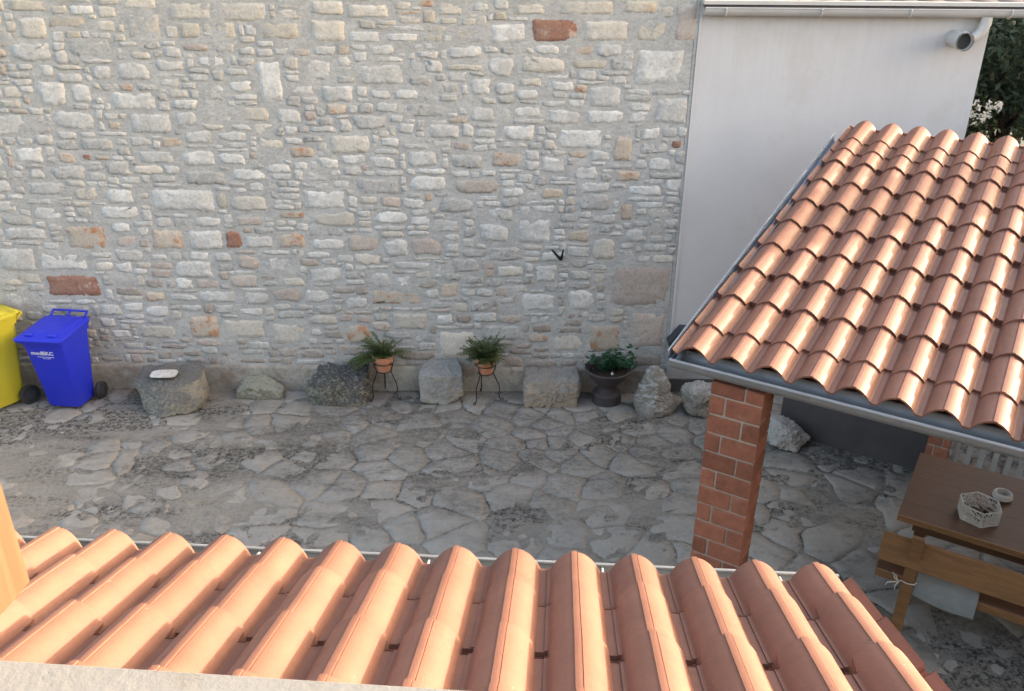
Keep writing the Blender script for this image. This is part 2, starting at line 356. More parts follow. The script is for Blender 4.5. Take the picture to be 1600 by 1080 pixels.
for i,(x,y) in enumerate(pts):
    poly=[(x-.6,y-.6),(x+.6,y-.6),(x+.6,y+.6),(x-.6,y+.6)]
    gap=rng.uniform(.006,.014)
    for j,(a,b2) in enumerate(pts):
        dx,dy=a-x,b2-y; L=math.hypot(dx,dy)
        if 0<L<1.3: nx,ny=dx/L,dy/L; poly=clip(poly,nx,ny,nx*x+ny*y+L/2-gap)
    poly=clip(poly,0,1,WY-.05)
    if len(poly)<3: continue
    wp=lambda p:(p[0]+.07*noise.noise((p[0]*3.1,p[1]*3.1,2.))+.03*noise.noise((p[0]*8,p[1]*8,6.)),min(p[1]+.07*noise.noise((p[0]*3.1,p[1]*3.1,9.))+.03*noise.noise((p[0]*8,p[1]*8,12.)),WY-.05))
    pp_=[]
    for k_ in range(len(poly)):
        p,q=poly[k_],poly[(k_+1)%len(poly)]; m_=max(1,int(math.hypot(q[0]-p[0],q[1]-p[1])/.07))
        pp_+=[wp((p[0]+(q[0]-p[0])*t/m_,p[1]+(q[1]-p[1])*t/m_)) for t in range(m_)]
    poly=pp_
    cx=sum(p[0] for p in poly)/len(poly); cy=sum(p[1] for p in poly)/len(poly)
    A=abs(sum(poly[k][0]*poly[(k+1)%len(poly)][1]-poly[(k+1)%len(poly)][0]*poly[k][1] for k in range(len(poly))))/2
    dep=math.hypot(cy,CAM_H); cells.append((A/dep**3,cx,cy,[(p[0]-cx,p[1]-cy) for p in poly]))
cells.sort(key=lambda c:-c[0])
bed=MB()
for i,(A,cx,cy,poly) in enumerate(cells):
    ol=rough_outline(poly,.2,.010,rng); hh=.0025+rng.uniform(-.004,.003)
    s=slab(ol,hh,lambda x,y,d:(x,y,d),inset=.05,sink=.007,rng=rng)
    mt=M['paving_warm'] if rng.random()<.28 else M['paving']
    if i<295: s.build('paving_stone',mt,court,True,loc=(cx,cy,0))
    else:
        n=len(bed.v); bed.v+=[(v[0]+cx,v[1]+cy,v[2]) for v in s.v]; bed.f+=[tuple(n+k for k in f) for f in s.f]
if bed.v: tag(bed.build('small_paving_stones',M['paving'],court,True),kind='stuff')

# ------------------------------------------------------------------ stone house wall
sh=empty('stone_house',(-2,WY,0),0,'old house wall of pale rubble limestone with cement joints behind the bins and boulders','house')
shi=Matrix.Translation((2,-WY,0))
def L(o,base): o.location=Vector(o.location)-Vector(base); return o
b=MB()
X0,X1,Z0,Z1=-7.6,1.80,.31,4.95
xs=np.arange(X0,X1+.001,.032); zs=np.arange(Z0,Z1+.001,.032)
def wr(x,z): return WY-.002-.007*noise.noise((x*3,z*4,7.7))-.0055*noise.noise((x*13,z*16,2.2))
b.grid([[(x+2,wr(x,z)-WY,z) for x in xs] for z in zs])
b.box((X0+2,.012,0),(X1+2,5.5,6.6)); b.box((X0+2,-.001,Z1-.02),(X1+2,.02,6.6)); b.box((X1+2-.02,-.004,.31),(X1+2+.012,.02,6.6))
wall=b.build('wall',M['mortar'],sh,60)
b=MB()
P=[]
for zz,yy in ((0,-.045),(.12,-.04),(.27,-.036),(.305,-.028),(.312,.02)):
    P.append([(x+2,yy-.008*noise.noise((x*2,zz*5,1))-.004*noise.noise((x*9,zz*9,4)),zz+(.012*noise.noise((x*1.5,0,9)) if zz>.2 else -.02)) for x in np.arange(X0,X1+.005,.05)])
b.grid(P); b.build('plinth',M['plinth'],sh,True)
# house roof edge, above the frame
b=MB(); b.poly_prism([(-.35,6.6),(5.9,6.6),(2.75,7.9)],lambda y,z,d:(d+2,y,z),X0-.2,X1+.15); b.build('roof',M['darkroof'],sh)

KEY="""29 25 74 62 c|73 25 135 44 t|196 21 253 61 c|262 3 332 32 c|337 3 418 34 c|280 35 314 61 t|334 34 368 61 t|407 35 469 61 t|483 30 542 66 c|483 0 537 24 c|10 0 74 17 t
182 96 236 127 w|240 93 289 111 w|304 88 358 105 w|403 94 442 162 w|358 125 393 145 w|314 132 351 159 w|57 125 105 165 w|353 106 388 118 w|317 170 364 191 w|430 170 472 194 w|214 236 273 255 w|282 233 337 260 w|472 91 520 127 w|89 113 130 130 w|145 103 175 125 w|202 81 235 93 c|111 132 143 159 w|35 148 49 164 R|169 189 189 203 R|0 101 10 118 R|89 238 118 255 R|128 241 143 250 r|452 229 493 246 R|513 209 580 240 c
540 7 612 28 c|683 3 725 24 c|738 5 764 18 w|764 35 822 70 w|829 28 904 66 r|909 31 985 65 c|991 31 1042 67 t|1055 2 1090 66 p|867 0 962 24 c|974 0 1030 21 t|801 5 853 23 c|545 49 596 66 w|601 51 655 65 w|710 44 762 65 t|558 100 631 133 w|760 88 804 121 w|813 88 886 114 c|890 93 953 107 t|991 75 1072 135 w|1023 151 1075 194 w|734 121 767 149 w|734 165 773 191 w|802 165 848 184 w|845 157 885 166 w|855 170 906 193 w|916 172 976 193 w|578 140 610 154 w|781 168 797 186 w|957 210 988 255 R|1049 219 1067 231 r|960 266 1002 283 R|767 238 817 262 R|577 245 621 264 w|636 235 687 261 w|845 245 883 271 w|694 100 757 110 t
236 295 337 331 w|359 305 422 331 c|339 302 354 327 t|434 331 478 341 R|103 351 167 390 R|181 369 214 386 p|236 358 289 390 R|295 359 349 390 w|351 359 378 388 r|381 368 429 388 w|434 364 479 388 R|489 373 538 391 w|368 400 405 420 p|407 401 464 427 w|62 395 137 423 w|0 385 57 425 w|71 430 159 464 r|165 450 177 469 w|424 449 470 472 p|472 450 515 472 w|380 457 421 476 w|312 454 371 472 w|216 508 277 528 c|295 493 343 528 R|348 499 415 528 c|424 504 479 538 c|375 481 413 493 w|155 496 181 511 w|486 513 503 526 w|265 459 309 469 w|52 324 98 344 w|-60 440 -2 470 w|-55 340 -8 372 c
542 366 592 394 p|599 374 639 401 w|641 371 692 399 p|746 348 797 378 w|612 409 676 420 w|575 423 612 451 w|617 430 647 450 w|689 441 718 464 R|577 453 661 476 R|540 464 575 483 w|612 488 670 516 c|682 490 708 507 w|794 446 825 457 w|813 459 869 486 w|885 453 928 486 w|925 371 963 406 c|837 413 871 441 w|949 413 1049 479 p|983 486 1040 546 p|920 507 969 551 R|862 523 911 549 c|685 516 743 560 c|540 507 580 537 R|969 317 988 345 R|843 294 881 310 t|820 562 872 577 b|874 562 902 576 b|990 551 1037 573 b|619 549 680 563 b|808 340 862 381 w"""
KIND=dict(c='cream',t='tan',w='white',R='rust',r='red',p='pink',b='brownish')
gs=.0125; NX=int((X1-X0)/gs); NZ=int((Z1-Z0)/gs); occ=np.zeros((NZ,NX),bool)
stones=[]
def place(x0,z0,x1,z1,mat,force=False,m=.012):
    i0=int((x0-m-X0)/gs); i1=int(math.ceil((x1+m-X0)/gs)); k0=int((z0-m-Z0)/gs); k1=int(math.ceil((z1+m-Z0)/gs))
    if not force and (x0<X0+.01 or x1>X1-.005 or z0<Z0+.003 or z1>Z1-.01): return False
    i0=max(i0,0); k0=max(k0,0)
    if not force and occ[k0:k1,i0:i1].any(): return False
    occ[k0:k1,i0:i1]=True; stones.append((x0,z0,x1,z1,mat)); return True
for ln in KEY.replace('\n','|').split('|'):
    a=ln.split(); 
    if len(a)<5: continue
    x0,y0,x1,y1=map(float,a[:4]); 
    xa,zt=wall_pt((x0),(y0)); xa2,zb=wall_pt(x0,y1); xb,_=wall_pt(x1,(y0+y1)/2); xa=wall_pt(x0,(y0+y1)/2)[0]
    place(xa,max(zb,Z0+.005),min(xb,X1-.004),zt,KIND[a[4]],True)
rng=random.Random(5)
def pick(z):
    r=rng.random()
    if z>3.85: return 'cream' if r<.5 else 'tan' if r<.66 else 'white' if r<.95 else 'rust'
    if z<.62: return 'brownish' if r<.45 else 'grey' if r<.75 else 'pink' if r<.9 else 'white'
    if z<1.4: return 'grey' if r<.34 else 'white' if r<.62 else 'cream' if r<.74 else 'pink' if r<.86 else 'brownish' if r<.97 else 'rust'
    return 'white' if r<.60 else 'grey' if r<.86 else 'cream' if r<.95 else 'pink' if r<.98 else 'rust'
# thin courses near the plinth
z=Z0+.02
while z<.62:
    h=rng.uniform(.045,.085); x=X0+.02
    while x<X1-.1:
        w=rng.uniform(.10,.34); place(x,z,min(x+w,X1-.01),z+h*rng.uniform(.8,1),pick(z)); x+=w+rng.uniform(.012,.03)
    z+=h+.016
# bigger squared stones in the top band
z=3.97
while z<Z1-.1:
    h=rng.uniform(.17,.27); x=X0+.02
    while x<X1-.1:
        w=rng.uniform(.25,.6); place(x,z,min(x+w,X1-.01),min(z+h,Z1-.02),pick(z)); x+=w+rng.uniform(.02,.05)
    z+=h+.03
for (w0,w1,h0,h1,N) in ((.34,.50,.15,.22,500),(.24,.38,.10,.17,1800),(.16,.28,.075,.12,3500)):
    for _ in range(N):
        w=rng.uniform(w0,w1); h=rng.uniform(h0,h1); x=rng.uniform(X0,X1-w); z=rng.uniform(.62,Z1-h)
        place(x,z,x+w,z+h,pick(z),m=.002)
# fill what is left by growing rectangles from free cells
free=np.argwhere(~occ); perm=np.random.RandomState(4).permutation(len(free))
for q in perm:
    k,i=free[q]
    if occ[k,i]: continue
    k0=k1=k; i0=i1=i; tw=rng.randint(10,30); th=rng.randint(5,11); go=True
    while go:
        go=False
        if i1-i0+1<tw and i1+1<NX and not occ[k0:k1+1,i1+1].any(): i1+=1; go=True
        if i1-i0+1<tw and i0>0 and not occ[k0:k1+1,i0-1].any(): i0-=1; go=True
        if k1-k0+1<th and k1+1<NZ and not occ[k1+1,i0:i1+1].any(): k1+=1; go=True
        if k1-k0+1<th and k0>0 and not occ[k0-1,i0:i1+1].any(): k0-=1; go=True
    if (i1-i0)>=4 and (k1-k0)>=2:
        occ[k0:k1+1,i0:i1+1]=True; z=Z0+k0*gs
        if rng.random()<.96: stones.append((X0+i0*gs+.001,z+.001,X0+(i1+1)*gs-.001,Z0+(k1+1)*gs-.001,pick(z)))
def vis(s):
    cx=(s[0]+s[2])/2; return (s[2]-s[0])*(s[3]-s[1])*(1 if -5.3<cx and s[1]<4.35 else .02)
stones.sort(key=lambda s:-vis(s))
ax=lambda x,y,d:(x,-d,y)
small={}
for i,(x0,z0,x1,z1,mat) in enumerate(stones):
    w=(x1-x0)/2; h=(z1-z0)/2; top=z0>3.85; ol=[]; rc=.14 if top or w*h*4>.085 else .40
    cs=[(sx*w*(1-rng.uniform(0,rc)*rng.random()),sz*h*(1-rng.uniform(0,rc+.1)*rng.random())) for sx,sz in ((-1,-1),(1,-1),(1,1),(-1,1))]
    base=[]
    for k in range(4):
        p=cs[k]; q=cs[(k+1)%4]; base.append(p)
        t=rng.uniform(.3,.7); mx_=p[0]+(q[0]-p[0])*t; mz_=p[1]+(q[1]-p[1])*t
        if k%2==0: mz_=(-1 if k==0 else 1)*h*rng.uniform(.84,1.05)
        else: mx_=(1 if k==1 else -1)*w*rng.uniform(.86,1.03)
        base.append((mx_,mz_))
    # cut the corners, then roughen
    b2=[]
    for k in range(8):
        p=base[k-1]; q=base[k]; r_=base[(k+1)%8]
        if k%2==0:
            cm=.18 if w*h*4>.085 else .32; c1=rng.uniform(.08,cm); c2=rng.uniform(.08,cm)
            b2+= [(q[0]+(p[0]-q[0])*c1,q[1]+(p[1]-q[1])*c1),(q[0]+(r_[0]-q[0])*c2,q[1]+(r_[1]-q[1])*c2)]
        else: b2.append(q)
    ol=rough_outline(b2,.03,min(.0085,h*.16) if not top else .004,rng)
    cx=(x0+x1)/2; cz=(z0+z1)/2
    wq=1. if not (top or w*h*4>.085) else .5
    ol=[(x+wq*(.020*noise.noise(((cx+x)*7,(cz+z_)*9,1.1))+.010*noise.noise(((cx+x)*22,(cz+z_)*26,5.))),z_+wq*(.013*noise.noise(((cx+x)*7,(cz+z_)*9,8.1))+.008*noise.noise(((cx+x)*22,(cz+z_)*26,3.)))) for x,z_ in ol]
    hh=rng.uniform(.004,.013)*(.7 if z0>3.85 else 1)
    s=slab(ol,hh,ax,inset=.20,sink=.012,rng=rng); cx=(x0+x1)/2; cz=(z0+z1)/2
    if i<300: s.build('stone',M[mat],wall,True,loc=(cx+2,0,cz))
    else:
        q=small.setdefault(mat,MB()); n0=len(q.v); q.v+=[(v[0]+cx+2,v[1],v[2]+cz) for v in s.v]; q.f+=[tuple(n0+k for k in f) for f in s.f]
# all remaining small stones are ONE part with several materials
sm=MB(); mi=[]; mats=list(small)
for k,mt in enumerate(mats):
    n0=len(sm.v); sm.v+=small[mt].v; sm.f+=[tuple(n0+j for j in f) for f in small[mt].f]; mi+=[k]*len(small[mt].f)
o=sm.build('small_stones',M[mats[0]],wall,True)
for mt in mats[1:]: o.data.materials.append(M[mt])
o.data.polygons.foreach_set('material_index',mi); tag(o,kind='stuff')
# hook
hk=empty('wall_hook',(.5,WY-.03,1.72),0,'small black forked iron hook fixed to the rubble wall','hook')
a=MB(); a.tube([(.03,.03,-.045),(.02,-.03,-.05),(-.05,-.07,.045),(-.075,-.085,.075)],[.012,.016,.013,.009],8); a.build('long_prong',M['iron'],hk,True)
a=MB(); a.tube([(.025,.02,-.05),(.04,-.03,-.03),(.045,-.06,.03),(.05,-.075,.07)],[.012,.015,.012,.010],8); a.build('short_prong',M['iron'],hk,True)
a=MB(); a.tube([(.03,.04,-.05),(.03,-.035,-.05)],.02,8); a.build('stem',M['iron'],hk,True)

# ------------------------------------------------------------------ white building
WX0,WX1=1.815,4.685
wb=empty('white_building',((WX0+WX1)/2,WY,0),0,'smooth white rendered building with white gutter and dark roof, right of the rubble wall','building')
cxw=(WX0+WX1)/2
b=MB(); b.box((WX0-cxw,0.0,.167),(WX1-cxw,6,4.36)); b.build('wall',M['render'],wb)
b=MB(); b.box((WX0-cxw,-.012,-.05),(WX1-cxw+.01,.3,.166)); b.build('plinth',M['grey_plinth'],wb)
# soffit + fascia, roof
b=MB(); b.box((WX0-cxw,-.16,4.30),(WX1-cxw+1.6,.0,4.335)); b.build('soffit',M['gutter_white'],wb)
b=MB(); P=[]
for j in range(0,181):
    x=WX0-cxw+.02+j*.026; P.append([(x,-.137+t*3.3,4.295+t*1.3+.018*abs(math.sin(j*math.pi/10))) for t in (0,.33,.66,1)])
b.grid(P); b.box((WX0-cxw+.02,-.136,4.262),(WX0-cxw+4.7,-.10,4.292)); b.build('roof',M['darkroof'],wb)
def gutter_mb(x0,x1,w,d,yo,zo,t=.006,n=12,cap0=True,cap1=True,bead=.010):
    """half-round gutter along x; outer lip at y=yo-?, rim height zo, opening w"""
    g=MB(); pr=[]
    for k in range(n+1):
        a=math.pi*k/n; pr.append((yo+w/2-math.cos(a)*w/2,zo-math.sin(a)*d))
    pi=[(y+(.0 if k in(0,n) else 0)+ (t if k<n/2 else -t)*(1-abs(k-n/2)/(n/2)*0),z+t*math.sin(math.pi*k/n)) for k,(y,z) in enumerate(pr)]
    for x in (x0,x1): pass
    g.grid([[(x,y,z) for y,z in pr] for x in (x0,x1)]); g.grid([[(x,y,z) for y,z in pi] for x in (x0,x1)])
    g.tube([(x0,yo+.002,zo),(x1,yo+.002,zo)],bead,8); g.tube([(x0,yo+w-.002,zo),(x1,yo+w-.002,zo)],bead*.6,6)
    for x,c in ((x0,cap0),(x1,cap1)):
        if c: g.box((x-.003,yo+.004,zo-.002),(x+.003,yo+.005,zo-.001)); n0=len(g.v); g.v+=[(x,y,z) for y,z in pr]; g.f.append(tuple(range(n0,n0+len(pr))))
    return g
gx0=1.835-cxw
gm=gutter_mb(gx0,5.9-cxw,.125,.075,8.895-WY,4.268,bead=.008); gt=gm.build('gutter',M['gutter_white'],wb,40)
for px in (1135,1285,1425,1583):
    x=wall_pt(px,12,8.9)[0]-cxw; b=MB(); pts=[(x+.012*(1-math.cos(k/9*math.pi)),8.895-WY+.0625-math.cos(math.pi*k/9)*.070,4.272-math.sin(math.pi*k/9)*.083) for k in range(10)]
    for q,(p0,p1) in enumerate(zip(pts,pts[1:])): b.tube([p0,p1],.009,6)
    b.build('gutter_bracket',M['gutter_white'],gt,True)
b=MB(); b.tube([(WX1-cxw-.10,-.09,4.20),(WX1-cxw-.10,-.09,4.14),(WX1-cxw-.115,-.085,4.08),(WX1-cxw-.15,-.08,4.03),(WX1-cxw-.20,-.078,4.00),(WX1-cxw-.28,-.075,3.985),(WX1-cxw-.36,-.07,3.985)],[.056,.055,.053,.052,.05,.05,.05],16); b.build('downpipe_elbow',M['gutter_white'],wb,50)
px_=4.335-cxw
b=MB(); b.tube([(px_-.0,.02,4.0),(px_,-.26,3.99)],.076,24,cap=False); b.tube([(px_,-.225,3.992),(px_,-.275,3.99)],.088,24,cap=False); b.tube([(px_,-.275,3.99),(px_,-.2,3.99)],.072,24,cap=False)
b.lathe([(0,0)],3) if 0 else None
pp=b.build('wall_pipe',M['gutter_white'],wb,40)
b=MB(); b.tube([(px_,-.235,3.99),(px_,-.225,3.99)],.0715,24); b.build('mouth_shade_disc',M['rubber'],pp)  # black disc standing in for the shade inside the open pipe
# joint strip between the two houses
b=MB(); b.box((WX0-cxw-.0,-.012,.167),(WX0-cxw+.03,-.001,4.29)); b.build('corner_bead',M['render'],wb)
# dark angular box
db=empty('wall_box',(1.98,WY-.1,.65),0,'dark grey angular metal box at the foot of the white wall, behind the gutter corner','box')
pl=[(-.20,.045),(-.06,.22),(.12,.20),(.20,.10),(.18,-.15),(-.06,-.20),(-.17,-.04)]
b=MB(); b.poly_prism(pl,lambda x,y,d:(x,d,y),-.06,.10); b.build('box_body',M['darkbox'],db)
b=MB(); b.poly_prism([(x*.80,y*.80) for x,y in pl],lambda x,y,d:(x,d,y),-.072,-.061); b.build('front_plate',M['darkbox'],db)

# ------------------------------------------------------------------ roof tile
PITCHW=.2386; EXPO=.405; TL=.50
def prof(u,edge=False):
    """height of the tile surface at u from the crest (eave view, x to the right)"""
    a=min(abs(u)/.0985,1)
    z=.076*(1-a**2.0)**.86
    if u<-.0985: z=(-.0985-u)*.62 if edge else -.002
    if u>.0985: z=.003
    return z
def tile_mesh(eave=False,edge=False):
    us=[-.137,-.130,-.122,-.114,-.106,-.1005,-.096,-.088,-.076,-.062,-.048,-.034,-.020,-.0086,-.0082,-.0056,-.0052,0.0,.008,.0165,.0170,.022,.034,.048,.062,.076,.088,.096,.1005,.106,.110]
    vsr=[0,.068,.070,.2,.398,.401,.484,.487,TL]; T=.012
    top=[];bot=[]
    def zz(u,v):
        strip=.0045 if -.0053<=u<=.0166 else 0
        if -.0083<=u<=-.0055: strip=-.0035
        lift=.023*(1-v/TL)+.001
        if .4<v<.486 and abs(u)>.1: lift-=.016
        return prof(u,edge)+strip+lift+(.0035 if edge and u<-.131 else 0)
    def vv(u,v):
        # pan corner notch at the lower end
        if v<.069 and (.094<u or u<-.098) and not eave: return .0699 if v>.01 else .0698
        return v
    b=MB()
    for v in vsr: top.append([(u,vv(u,v),zz(u,v)) for u in us]); bot.append([(u,vv(u,v),zz(u,v)-T) for u in us])
    b.grid(top); b.grid(bot)
    for A,B in ((top[0],bot[0]),(top[-1],bot[-1])): b.grid([A,B])
    for j in (0,-1): b.grid([[r[j] for r in top],[r[j] for r in bot]])
    me=b.mesh('roof_tile',M['tile'],smooth=False)
    import bmesh
    bm=bmesh.new(); bm.from_mesh(me); bmesh.ops.remove_doubles(bm,verts=bm.verts,dist=.00002); bmesh.ops.recalc_face_normals(bm,faces=bm.faces); bm.to_mesh(me); bm.free()
    me.shade_smooth(); me.set_sharp_from_angle(angle=R(38)); return me
TM=tile_mesh(); TE=tile_mesh(True); TMX=tile_mesh(False,True); TEX=tile_mesh(True,True)
rt_rng=random.Random(3)
def roof_frame(parent,origin,ux,uy):
    """matrix with local X=ux, Y=uy(up-slope), Z=normal"""
    X=Vector(ux).normalized(); Y=Vector(uy).normalized(); Z=X.cross(Y)
    return Matrix(((X.x,Y.x,Z.x,origin[0]),(X.y,Y.y,Z.y,origin[1]),(X.z,Y.z,Z.z,origin[2]),(0,0,0,1)))

# ------------------------------------------------------------------ pergola
PA=R(31.85)
D1=Vector((math.cos(PA),-math.sin(PA),0)); D2=Vector((math.sin(PA),math.cos(PA),0))
def PW(u,v,z): return D1*u+D2*v+Vector((0,0,z))
perg=empty('pergola',(0,0,0),-PA,'open garden pergola with terracotta tiled lean-to roof on brick pillars, beside the white building','pergola')
# local frame of the pergola = (u,v,z)
PS=R(10.5)
rf=bpy.data.objects.new('tiled_roof',None)
# roof tiles are direct children, placed through the slope matrix
slope=Matrix.Translation((-1.591,4.702,2.6-.100))@Matrix.Rotation(PS,4,'X')
class SlopeParent: pass
def lay(roof,slope,cols,vs_):
    for r,v in enumerate(vs_):
        for c in cols:
            o=link('roof_tile',(TEX if r==0 else TMX) if c==0 else (TE if r==0 else TM),roof)
            o.matrix_parent_inverse=Matrix.Identity(4)
            o.matrix_local=slope@Matrix.Translation((c*PITCHW*(1+.0015*r*0)+v*.013+rt_rng.uniform(-.0012,.0012),v+rt_rng.uniform(-.002,.002),rt_rng.uniform(0,.0015)))@Matrix.Rotation(rt_rng.uniform(-.003,.003),4,'Z')
NC=15
vst=[0,.286,.69,1.09,1.492,1.897,2.30,2.71,3.124,3.397,3.652]
vst=[-.0]+vst[1:]
lay(perg,slope,range(NC),vst)
def sl(u0,v0,z0,u1,v1,z1,name,mat,parent=None,bev=.003):
    b=MB(); b.bevbox((u0,v0,z0),(u1,v1,z1),bev,mat=slope); return b.build(name,M[mat],parent or perg)
UE=NC*PITCHW
b=MB(); b.box((-.10,.13,-.066),(UE-.1,4.05,-.046),slope); b.build('roof_deck',M['beam'],perg)
b=MB(); b.box((-.155,-.03,-.03),(-.085,3.83,-.026),slope); b.box((-.157,-.03,-.03),(-.151,3.83,.055),slope); b.box((-.090,-.03,-.026),(-.086,3.83,.02),slope); b.build('edge_flashing',M['zinc_blue'],perg)
for k in range(6):
    u=.02+k*.68; b=MB(); b.box((u,.14,-.16),(u+.07,4.0,-.067),slope); b.build('rafter',M['beam'],perg)
# eave gutter
gm=gutter_mb(-1.72,2.3,.185,.085,4.634,2.50,bead=.011); gt=gm.build('gutter',M['zinc'],perg,40)
for uu in (-1.455,-.115,1.2):
    b=MB(); pts=[(uu,4.7265-math.cos(math.pi*k/10)*.096,2.503-math.sin(math.pi*k/10)*.089) for k in range(11)]
    P=[[(uu-.012,y,z) for _,y,z in pts],[(uu+.012,y,z) for _,y,z in pts]]; b.grid(P); b.build('gutter_seam',M['zinc'],gt,True)
b=MB(); b.bevbox((-1.52,4.72,2.32),(2.2,4.87,2.41),.004) if 0 else b.bevbox((-1.10,4.84,2.355),(2.2,4.90,2.45),.004); b.build('eave_beam',M['beam'],perg)
b=MB(); b.bevbox((-1.5,8.35,2.86),(2.2,8.5,3.02),.004); b.build('rear_beam',M['beam'],perg)
def brick_pillar(u0,v0,w,d,ztop,cour=.1355,zb=.014):
    core=MB(); core.box((u0+.007,v0+.007,-.02),(u0+w-.007,v0+d-.007,ztop)); pl=core.build('brick_pillar',M['brick_joint'],perg)
    k=0; z=zb; rg=random.Random(int(u0*100)+9)
    while z+cour*.5<ztop:
        zt=min(z+cour-.0115,ztop+.002); a=w*.655 if k%2 else w*.30
        for (x0,x1) in ((u0,u0+a-.007),(u0+a+.007,u0+w)):
            for (y0,y1) in (((v0,v0+d),) if k%2 else ((v0,v0+d*.47-.006),(v0+d*.47+.006,v0+d))):
                e=rg.uniform(-.001,.0025)
                b=MB(); b.bevbox(((x0-x1)/2-e,(y0-y1)/2-e,-(zt-z)/2),((x1-x0)/2+e,(y1-y0)/2+e,(zt-z)/2),.006,jit=.0015,rng=rg)
                b.build('brick',M['brick'],pl,loc=((x0+x1)/2,(y0+y1)/2,(z+zt)/2))
        z+=cour; k+=1
    return pl
brick_pillar(-1.449,4.682,.333,.235,2.40)
brick_pillar(-.36,8.30,.20,.20,2.85)
b=MB(); b.bevbox((-1.46,8.31,.86),(-1.36,8.41,2.86),.004); b.build('rear_post',M['beam'],perg)
b=MB(); b.bevbox((2.05,4.70,0),(2.17,4.82,2.31),.004); b.build('front_post',M['beam'],perg)
b=MB(); b.bevbox((2.05,8.36,0),(2.17,8.48,2.87),.004); b.build('rear_post',M['beam'],perg)

# low dark wall and slat fence behind the pergola
lw=empty('low_wall',tuple(PW(-.9,8.457,0)),-PA,'low dark grey rendered garden wall behind the brick pillar','garden wall')
b=MB(); b.bevbox((-.92,0,-.03),(.54,.16,.86),.006); b.build('wall_body',M['dark_plinth'],lw)
b=MB(); b.bevbox((-.93,-.02,.861),(.54,.18,.90),.006); b.build('coping',M['dark_plinth'],lw)
fe=empty('slat_fence',tuple(PW(.9,8.40,0)),-PA,'fence of upright pale weathered slats behind the table, right of the rear brick pillar','fence')
for z in (.18,.80): b=MB(); b.bevbox((-1.05,.0,z),(1.1,.03,z+.06),.002); b.build('rail',M['beam'],fe)
M['slat']=plain('slat_paint',(.36,.33,.30),.8,0,.15,12,.3,50,.2,rnd=.12)
smb=MB(); smb.bevbox((-.025,-.009,0),(.025,.009,.98),.002); sme=smb.mesh('slat',M['slat'])
for k in range(19):
    o=link('slat',sme,fe,(-1.0+k*.112,-.011,.05)); o.rotation_euler=(0,rt_rng.uniform(-.012,.012),0)

# ------------------------------------------------------------------ lower roof (below the balcony)
FA=R(3.4); E1=Vector((math.cos(FA),-math.sin(FA),0)); E2=Vector((math.sin(FA),math.cos(FA),0)); FS=R(19.5)
# local frame: x to the LEFT in the photo (eave view), y up-slope (towards the camera)
A=Vector((.249,2.75,0)); ue=A.dot(E1)+.966; ve=A.dot(E2)
lo=E1*ue+E2*ve
lroof=empty('lower_roof',(lo.x,lo.y,0),math.pi-FA,'lean-to roof of orange terracotta tiles directly below the balcony parapet','roof')
slopeF=Matrix.Translation((0,0,2.66-.100))@Matrix.Rotation(FS,4,'X')
_lay=lay
def lay2(roof,slope,cols,vs_):
    for r,v in enumerate(vs_):
        for c in cols:
            o=link('roof_tile',(TEX if r==0 else TMX) if c==0 else (TE if r==0 else TM),roof)
            o.matrix_local=slope@Matrix.Translation((c*.2386+rt_rng.uniform(-.0012,.0012),v+rt_rng.uniform(-.003,.003),rt_rng.uniform(0,.0015)))@Matrix.Rotation(rt_rng.uniform(-.003,.003),4,'Z')
lay2(lroof,slopeF,range(0,16),[-.0,.30,.705,1.11,1.515,1.92])
b=MB(); b.box((-.10,.10,-.066),(3.85,2.35,-.046),slopeF); b.build('roof_deck',M['beam'],lroof)
for k in range(7):
    u=-.06+k*.62; b=MB(); b.box((u,.10,-.16),(u+.07,2.3,-.067),slopeF); b.build('rafter',M['beam'],lroof)
gm=gutter_mb(-.12,3.9,.13,.07,-.095,2.545,bead=.009); gm.build('gutter',M['zinc'],lroof,40)
for k in range(6):
    b=MB(); u=.12+k*.72; b.tube([(u,-.085,2.535),(u,-.02,2.548),(u,.05,2.55)],.006,6); b.build('gutter_clip',M['gutter_white'],lroof,True)
for u in (-.02,3.7): b=MB(); b.bevbox((u,.12,0),(u+.1,.22,2.46),.004); b.build('post',M['beam'],lroof)
b=MB(); b.bevbox((-.08,.10,2.42),(3.82,.24,2.54),.004); b.build('eave_beam',M['beam'],lroof)

# own house: wall, parapet, wooden post
hs=empty('balcony_house',(0,0,0),R(-4.1),'balcony of the near house with a cream stone topped parapet at the lower edge','balcony')
b=MB(); b.box((-5,-4,-.05),(4.5,.50,3.35)); b.build('wall',M['house'],hs)
b=MB(); b.box((-5,.36,3.35),(4.5,.499,4.22)); b.build('parapet',M['house'],hs)
b=MB(); b.bevbox((-5,.26,4.221),(4.5,.555,4.30),.006); b.build('parapet_top',M['parapet'],hs)
wp=empty('wooden_post',(-.60,.68,4.25),R(-4),'honey coloured square wooden post standing up at the left edge of the balcony','post')
b=MB(); b.bevbox((-.068,-.075,0),(.068,.072,2.6),.004); b.build('timber',M['post'],wp)
b=MB(); b.box((-.02,-.16,.12),(.02,-.074,.16)); b.build('bracket',M['iron'],wp)

